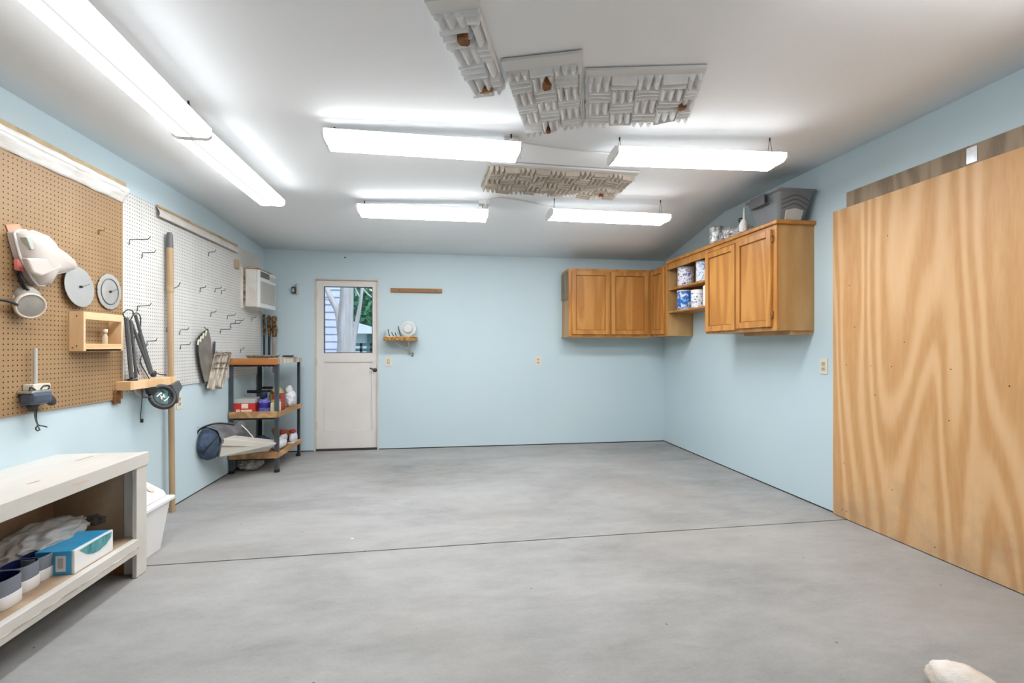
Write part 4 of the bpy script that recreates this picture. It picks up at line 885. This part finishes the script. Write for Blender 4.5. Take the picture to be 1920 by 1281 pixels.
# umbrellas / wrapped tools in the corner
for i, (x, r_, lb) in enumerate(((XL+.035, .010, 'thin dark rolled umbrella in the corner, closest to the pegboard'), (XL+.083, .014, 'dark rolled umbrella in the middle of the corner bundle'), (XL+.145, .021, 'thick grey brown rolled umbrella, rightmost of the corner bundle'))):
    y = 5.90+.02*(i == 1); z1_ = 1.60-.01*i; zl = .935 if i == 2 else 1.0
    um = thing('rolled_umbrella', (x, y, zl), lb, 'umbrella', 'rolled umbrellas hanging in the corner')
    MB().tube([(x, y, zl), (x, y, z1_-.26), (x, y, z1_-.22)], [r_*.9, r_, r_*1.1], 10).build('rolled_cloth', ('black', 'black', 'maskg')[i], um, smooth=True)
    MB().tube([(x, y, z1_-.24), (x+.004, y, z1_-.16), (x-.004, y, z1_-.08), (x, y, z1_-.02), (x, y, z1_)], [r_*1.1, r_*1.6, r_*1.2, r_*1.5, r_*.8], 10).build('wrapped_handle', 'wrap', um, smooth=True)
    MB().tube([(x, y, z1_-.05), (x, YB, z1_-.04)], .004, 6).build('hanging_hook', 'dark', um)
# middle shelf goods
z2 = SH[1]+.023
rb = thing('red_carton', (-1.90, 5.18, z2), 'red carton with pale lettering on the middle shelf', 'carton')
B(-2.0, -1.805, 5.07, 5.30, z2, z2+.105).build('carton', 'red', rb, bevel=.003); B(-2.001, -1.804, 5.069, 5.301, z2+.105, z2+.145).build('lid', 'ltgrey', rb, bevel=.003)
for e in ((-1.925, -1.865, .055, .10), (-1.975, -1.94, .015, .045), (-1.93, -1.83, .015, .042)): B(e[0], e[1], 5.0675, 5.07, z2+e[2], z2+e[3]).build('printed_patch', 'print', rb)
pbt = thing('purple_jug', (-1.73, 5.14, z2), 'blue purple plastic jug with a dark cap on the middle shelf', 'jug')
MB().lathe([(0, 0), (.056, 0), (.06, .01), (.06, .095), (.05, .125), (.03, .14), (.028, .15)], 24, Matrix.Translation((-1.735, 5.14, z2))).build('jug_body', 'purple', pbt, smooth=True)
MB().lathe([(.0, .14), (.034, .14), (.034, .20), (.028, .21), (0, .21)], 18, Matrix.Translation((-1.745, 5.14, z2))).build('cap', M('navy_cap', '17213F', rough=.4), pbt, smooth=True)
MB().lathe([(.061, .055), (.0615, .06), (.0615, .10), (.060, .105)], 24, Matrix.Translation((-1.735, 5.14, z2))).build('label_band', 'purpled', pbt, smooth=True)
yp = thing('yellow_pouch', (-1.635, 5.14, z2), 'pale yellow packet with green print on the middle shelf', 'packet')
B(-1.665, -1.60, 5.08, 5.20, z2, z2+.105).build('packet', 'yellow', yp, bevel=.008); B(-1.66, -1.603, 5.09, 5.19, z2+.105, z2+.13).build('flap', 'olive', yp, bevel=.004)
rbx = tag(B(-1.70, -1.62, 5.24, 5.40, z2, z2+.17).build('red_tin', 'redd', bevel=.006), 'small red tin behind the purple jug', 'tin')
ob2 = tag(MB().blob((-1.73, 5.47, z2+.115), (.07, .075, .125), .10, 2, 4, 3, z2).build('yellow_bag', 'olive', smooth=True), 'yellow green full bag at the back of the middle shelf', 'bag')
wbg = thing('white_bag', (-1.61, 5.66, z2), 'white bag with blue marks bulging on the middle shelf near the back post', 'bag')
MB().blob((-1.655, 5.66, z2+.085), (.065, .10, .10), .12, 2.2, 8, 4, z2).build('bag_body', 'whitebag', wbg, smooth=True); MB().blob((-1.66, 5.64, z2+.185), (.04, .06, .045), .25, 3, 5, 3).build('gathered_neck', 'whitebag', wbg, smooth=True)
ct = thing('caulking_gun', (-1.85, 5.35, z2), 'black caulking gun lying across the middle shelf goods', 'tool')
MB().tube([(-1.99, 5.40, z2+.19), (-1.80, 5.36, z2+.19)], .017, 10).build('barrel', 'black', ct, smooth=True)
MB().tube(curve([(-1.80, 5.36, z2+.19), (-1.75, 5.35, z2+.2), (-1.72, 5.34, z2+.17)]), .012, 8).build('trigger_handle', 'dark', ct, smooth=True)
MB().tube([(-1.88, 5.37, z2+.175), (-1.885, 5.37, z2)], .011, 8).build('stand_leg', 'dark', ct)
MB().tube([(-1.86, 5.45, z2+.225), (-1.76, 5.44, z2+.225)], .014, 8).tube([(-1.86, 5.45, z2+.225), (-1.88, 5.37, z2+.19)], .006, 6).build('plunger', 'black', ct, smooth=True)
# lower shelf: grass catcher, cloths, shoes
z1 = SH[0]+.023
gc = thing('grass_catcher', (-1.82, 5.0, z1), 'navy fabric grass catcher bag with a cream plastic chute on the bottom shelf', 'grass catcher')
def gp(px, py, y): return ony(px, py, y)
MB().prism([gp(414, 822, 4.52), gp(517, 833, 4.98), gp(503, 846, 4.98), gp(411, 858, 4.52)], (-.03, .2, .0)).build('chute', 'chute', gc, bevel=.006)
MB().bar(gp(414, 834, 4.51), gp(510, 838, 4.97), .008, .012).build('chute_ridge', 'chute', gc)
bc = gp(393, 831, 4.55)
def bagf(u, v):
    a_ = 6.28319*u; r_ = math.sin(max(v, .001)*math.pi*.5)**.55
    yy = 4.40+.15*v
    cx_, cz_ = bc.x-.005, bc.z
    wr = .012*noise.noise(Vector((math.cos(a_)*2, math.sin(a_)*2, v*5)))
    X = cx_+(.118*r_+wr)*math.cos(a_)*.95; Z = cz_+(.145*r_+wr)*math.sin(a_)
    return Vector((max(X, XL+.014), yy, Z))
MB().grid(bagf, 36, 12).build('fabric_bag', 'fabric', gc, smooth=True)
MB().grid(lambda u, v: Vector((max(bc.x-.005+(.12+.01*noise.noise(Vector((u*9, v*6, 0))))*math.cos(R(200*u-10)), XL+.012), 4.5+.5*v, bc.z+.02+(.125-.035*v+.018*noise.noise(Vector((u*6, v*5, 4))))*math.sin(R(200*u-10)))), 30, 16).build('fabric_top', 'fabricg', gc, smooth=True)
MB().tube(curve([gp(366, 826, 4.45), gp(372, 808, 4.45), gp(390, 798, 4.45), gp(412, 794, 4.5), gp(438, 797, 4.7)]), .008, 8).build('piping', 'black', gc, smooth=True)
MB().tube(curve([gp(408, 818, 4.45), gp(396, 832, 4.39), gp(380, 850, 4.42)]), .006, 6).build('seam', 'black', gc, smooth=True)
MB().tube(curve([gp(417, 822, 4.52), gp(413, 840, 4.51), gp(410, 857, 4.52)]), .007, 6).build('mouth_rim', 'fabricg', gc, smooth=True)
MB().tube(curve([gp(368, 806, 4.45), gp(361, 802, 4.45), gp(364, 796, 4.45), gp(371, 802, 4.45)]), .004, 6).build('drawcord', 'dark', gc, smooth=True)
MB().tube(curve([gp(452, 797, 4.95), gp(462, 806, 4.95), gp(470, 815, 4.96), gp(478, 824, 4.95), gp(486, 829, 4.95)]), .006, 6).build('strap', 'cream', gc, smooth=True)
MB().blob(gp(449, 799, 4.98), (.05, .05, .05), .35, 3, 2, 3).build('strap_knot', 'fabricg', gc, smooth=True)
B(-1.90, -1.72, 5.05, 5.2, z1, z1+.03).build('support_tongue', 'chute', gc)
tag(MB().blob((-1.86, 5.38, z1+.06), (.09, .12, .065), .22, 2.4, 5, 4, z1).build('navy_cloth', 'fabric', smooth=True), 'crumpled navy cloth in the middle of the bottom shelf', 'cloth')
tag(MB().blob((-1.67, 5.34, z1+.05), (.065, .15, .055), .12, 2.2, 7, 4, z1).build('white_cloth', 'cloth', smooth=True), 'folded white cloth on the right of the bottom shelf', 'cloth')
for i, (x, y, lb) in enumerate(((-1.70, 5.60, 'white shoe with a red heel on the bottom shelf, left of the pair'), (-1.615, 5.66, 'white shoe with a red heel on the bottom shelf, right of the pair'))):
    s_ = thing('canvas_shoe', (x, y, z1), lb, 'shoe', 'white and red shoes on the bottom shelf')
    MB().blob((x, y, z1+.055), (.036, .10, .06), .08, 2, i, 3, z1).build('upper', 'cloth', s_, smooth=True)
    MB().blob((x, y-.02, z1+.125), (.034, .055, .022), .05, 2, i, 3).build('red_collar', 'redd', s_, smooth=True)
    B(x-.036, x+.036, y-.09, y+.09, z1, z1+.014).build('sole', 'white', s_, bevel=.006)
tag(MB().prism([(-1.80, 5.70, z1), (-1.66, 5.74, z1), (-1.66, 5.74, z1+.12), (-1.84, 5.70, z1+.155), (-1.86, 5.70, z1+.13)], (0, .012, 0)).build('brown_paddle', 'benchdark', bevel=.003), 'flat brown wooden paddle leaning at the back of the bottom shelf', 'paddle')
plu = onz(455, 872, .0)
tag(MB().blob((-1.90, 5.25, .055), (.10, .13, .06), .3, 3, 12, 4, .001, True).build('plastic_bag', 'bag'), 'crumpled clear plastic bag on the floor under the shelf unit', 'bag')

# ================================================================== WORKBENCH
BX, BY = -1.60, 2.93; BT = .652
wbn = thing('workbench', (-1.8, 2.1, 0), 'low white painted wooden workbench with an open lower shelf', 'workbench')
B(XL, BX, .9, BY, BT-.022, BT).build('bench_top', 'benchwhite', wbn, bevel=.003)
B(BX-.02, BX+.012, .9, BY+.005, BT-.068, BT+.001).build('front_fascia', 'benchwhite', wbn, bevel=.003)
B(BX-.088, BX-.021, BY-.04, BY, .002, BT-.023).build('post_side', 'benchwhite', wbn, bevel=.002)
B(BX-.02, BX+.003, BY-.09, BY, .002, BT-.069).build('corner_post', 'benchwhite', wbn, bevel=.003)
B(XL, BX-.021, .9, BY-.041, .185, .205).build('lower_shelf', 'benchply', wbn)
B(BX-.02, BX+.014, .9, BY-.091, .135, .21).build('front_rail', 'benchwhite', wbn, bevel=.004)
B(BX+.0142, BX+.018, .9, BY-.095, .165, .167).build('rail_groove', 'slat', wbn)
B(XL+.001, XL+.012, .9, BY-.041, .206, BT-.023).build('back_panel', 'benchply', wbn)
B(XL+.001, BX-.089, BY-.0405, BY-.015, .206, BT-.023).build('end_panel', 'benchply', wbn)
B(XL+.012, BX-.089, BY-.03, BY-.015, .002, .185).build('lower_end_panel', 'benchdark', wbn)
B(XL, BX-.02, .92, .96, .002, .185).build('leg_panel', 'benchdark', wbn)
st_ = MB(); q = ony(178, 975, BY-.042)
pts = []
rnd = random.Random(8)
for i in range(14):
    a_ = 6.283*i/14; r_ = rnd.uniform(.75, 1.1); pts.append((q.x+.058*r_*math.cos(a_), BY-.0408, q.z+.035*r_*math.sin(a_)-.0))
MB().prism(pts, (0, -.001, 0)).build('mould_stain', M('mould', '5A5650', '908A80', scale=30, rough=.9), wbn)
for (px_, py_, w_) in ((470//3, 860, .10), (150, 905, .09), (60, 905, .05)):
    q = onz(px_, py_, BT)
    MB().bar((q.x, q.y-w_/2, BT+.0004), (q.x+.01, q.y+w_/2, BT+.0004), .012, .0006).build('paint_chip', M('bare_chip', 'B08A72', 'C9A898', scale=20, rough=.8), wbn)
zs = .2055
# blue box of gloves
p0 = onz(141, 1077, zs); p1 = onz(199, 1047, zs)
hb_ = .135; wX = .16
gb = thing('glove_box', (p0.x-.07, (p0.y+p1.y)/2, zs), 'bright blue and white box with a teal window on the bench shelf', 'box')
x1_ = min(p0.x, BX-.03); x0_ = x1_-.16; y0_ = p0.y; y1_ = y0_+.26
B(x0_, x1_-.014, y0_, y1_, zs, zs+.105).build('box_body', 'cyan', gb, bevel=.003)
B(x1_-.013, x1_, y0_-.0005, y1_, zs, zs+.106).build('white_front', 'white', gb, bevel=.003)
w_ = [Vector((x1_+.0006, y0_+.26*a_, zs+.106*b_)) for a_, b_ in ((.12, .9), (.3, .55), (.45, .42), (.6, .4), (.8, .5), (.93, .7), (.95, .93), (.6, .95))]
MB().prism(w_, (.0015, 0, 0)).build('window', 'teal', gb)
B(x1_-.075, x1_-.035, y0_-.0015, y0_, zs+.015, zs+.085).build('label', 'white', gb); B(x1_-.066, x1_-.044, y0_-.0025, y0_-.0015, zs+.03, zs+.075).build('label_print', 'ltgrey', gb)
# open bins
def open_bin(px, py, rx, ry, h, label):
    p = onz(px, py, zs); p.x = min(p.x, BX-.03-rx)
    th = thing('open_bin', (p.x, p.y, zs), label, 'bin', 'small open bins on the bench shelf')
    def ring(k, z): return [Vector((p.x+rx*k*math.copysign(abs(math.cos(a_))**.7, math.cos(a_)), p.y+ry*k*math.copysign(abs(math.sin(a_))**.7, math.sin(a_)), zs+z)) for a_ in [6.28319*i/28 for i in range(28)]]
    def loft(rs, cap=False):
        m = MB(); n = 28; m.add([q for r_ in rs for q in r_], [(i*n+k, i*n+(k+1) % n, (i+1)*n+(k+1) % n, (i+1)*n+k) for i in range(len(rs)-1) for k in range(n)]+([tuple(range(n))] if cap else [])); return m
    loft([ring(.95, 0), ring(1.0, .005), ring(1.0, h*.42), ring(.97, h*.45)], True).build('white_base', 'white', th, smooth=True)
    loft([ring(.96, h*.40), ring(.98, h*.98), ring(.95, h), ring(.92, h*.98)]).build('clear_wall', 'clearside', th, smooth=True)
    loft([ring(.80, h*.12), ring(.90, h*.5), ring(.92, h*.985)], True).build('navy_lining', 'navy', th, smooth=True)
open_bin(70, 1084, .052, .062, .105, 'open navy-lined bin next to the bright blue box')
open_bin(36, 1106, .055, .06, .11, 'open navy-lined bin, middle of the row on the bench shelf')
open_bin(-6, 1138, .06, .07, .115, 'open navy-lined bin cut by the left picture edge')
pgb = thing('plastic_bag', (XL+.15, 2.55, zs), 'crumpled grey and clear plastic bag behind the blue box', 'bag')
c = onz(115, 1040, zs)
MB().blob((XL+.125, 2.56, zs+.07), (.10, .19, .08), .22, 2.4, 3, 5, zs+.001, True).build('paper_inside', 'paperbag', pgb, smooth=True)
MB().blob((XL+.15, 2.64, zs+.11), (.11, .19, .06), .3, 1.9, 6, 5, zs+.10, True).build('clear_film', 'bag', pgb, smooth=True)
tag(MB().blob((XL+.12, 2.16, zs+.085), (.10, .14, .10), .3, 2.6, 11, 5, zs+.001, True).build('blue_cloth', 'denim', smooth=True), 'heap of blue cloth at the left end of the bench shelf', 'cloth')
# white bin beside the bench
wbin = thing('white_bin', (-1.84, 3.17, 0), 'white plastic litter bin with a raised scoop lid between bench and pole', 'bin')
def rr(x0, x1, y0, y1, z, r=.03):
    return [Vector((cx_+r*math.cos(R(a_)), cy_+r*math.sin(R(a_)), z)) for cx_, cy_, a0 in ((x1-r, y1-r, 0), (x0+r, y1-r, 90), (x0+r, y0+r, 180), (x1-r, y0+r, 270)) for a_ in (a0, a0+30, a0+60, a0+90)]
rs_ = [rr(XL+.05, -1.69, 3.0, 3.26, .001), rr(XL+.02, -1.655, 2.97, 3.30, .29), rr(XL+.012, -1.635, 2.955, 3.315, .29), rr(XL+.012, -1.635, 2.955, 3.315, .305)]
n = 16; MB().add([p for r_ in rs_ for p in r_], [(i*n+k, i*n+(k+1) % n, (i+1)*n+(k+1) % n, (i+1)*n+k) for i in range(3) for k in range(n)]+[tuple(range(n)), tuple(range(3*n, 4*n))]).build('tub', 'white', wbin, smooth=True, angle=35)
MB().prism([(-1.68, 2.97, .306), (-1.68, 3.30, .306), (-1.86, 3.30, .42), (XL+.03, 3.30, .42), (XL+.03, 2.97, .42), (-1.86, 2.97, .42)][0:1]+[(XL+.03, 2.97, .306), (XL+.03, 2.97, .40), (-1.80, 2.97, .40), (-1.70, 2.97, .34)], (0, .33, 0)).build('hood', 'white', wbin, bevel=.012)
MB().lathe([(.012, 0), (.022, 0), (.024, .004), (.014, .008)], 16, Matrix.Translation((-1.735, 3.22, .366)) @ Matrix.Rotation(R(40), 4, 'Y')).build('vent_ring', 'maskrim', wbin, smooth=True)
# fleece thing at the bottom edge
c = onz(1762, 1290, 0)
tag(MB().blob((c.x+.01, c.y-.10, .05), (.075, .14, .075), .10, 2.2, 3, 4, .001).build('fluffy_cushion', 'fuzz', smooth=True), 'small cream fluffy rounded object on the floor at the bottom picture edge', 'cushion')
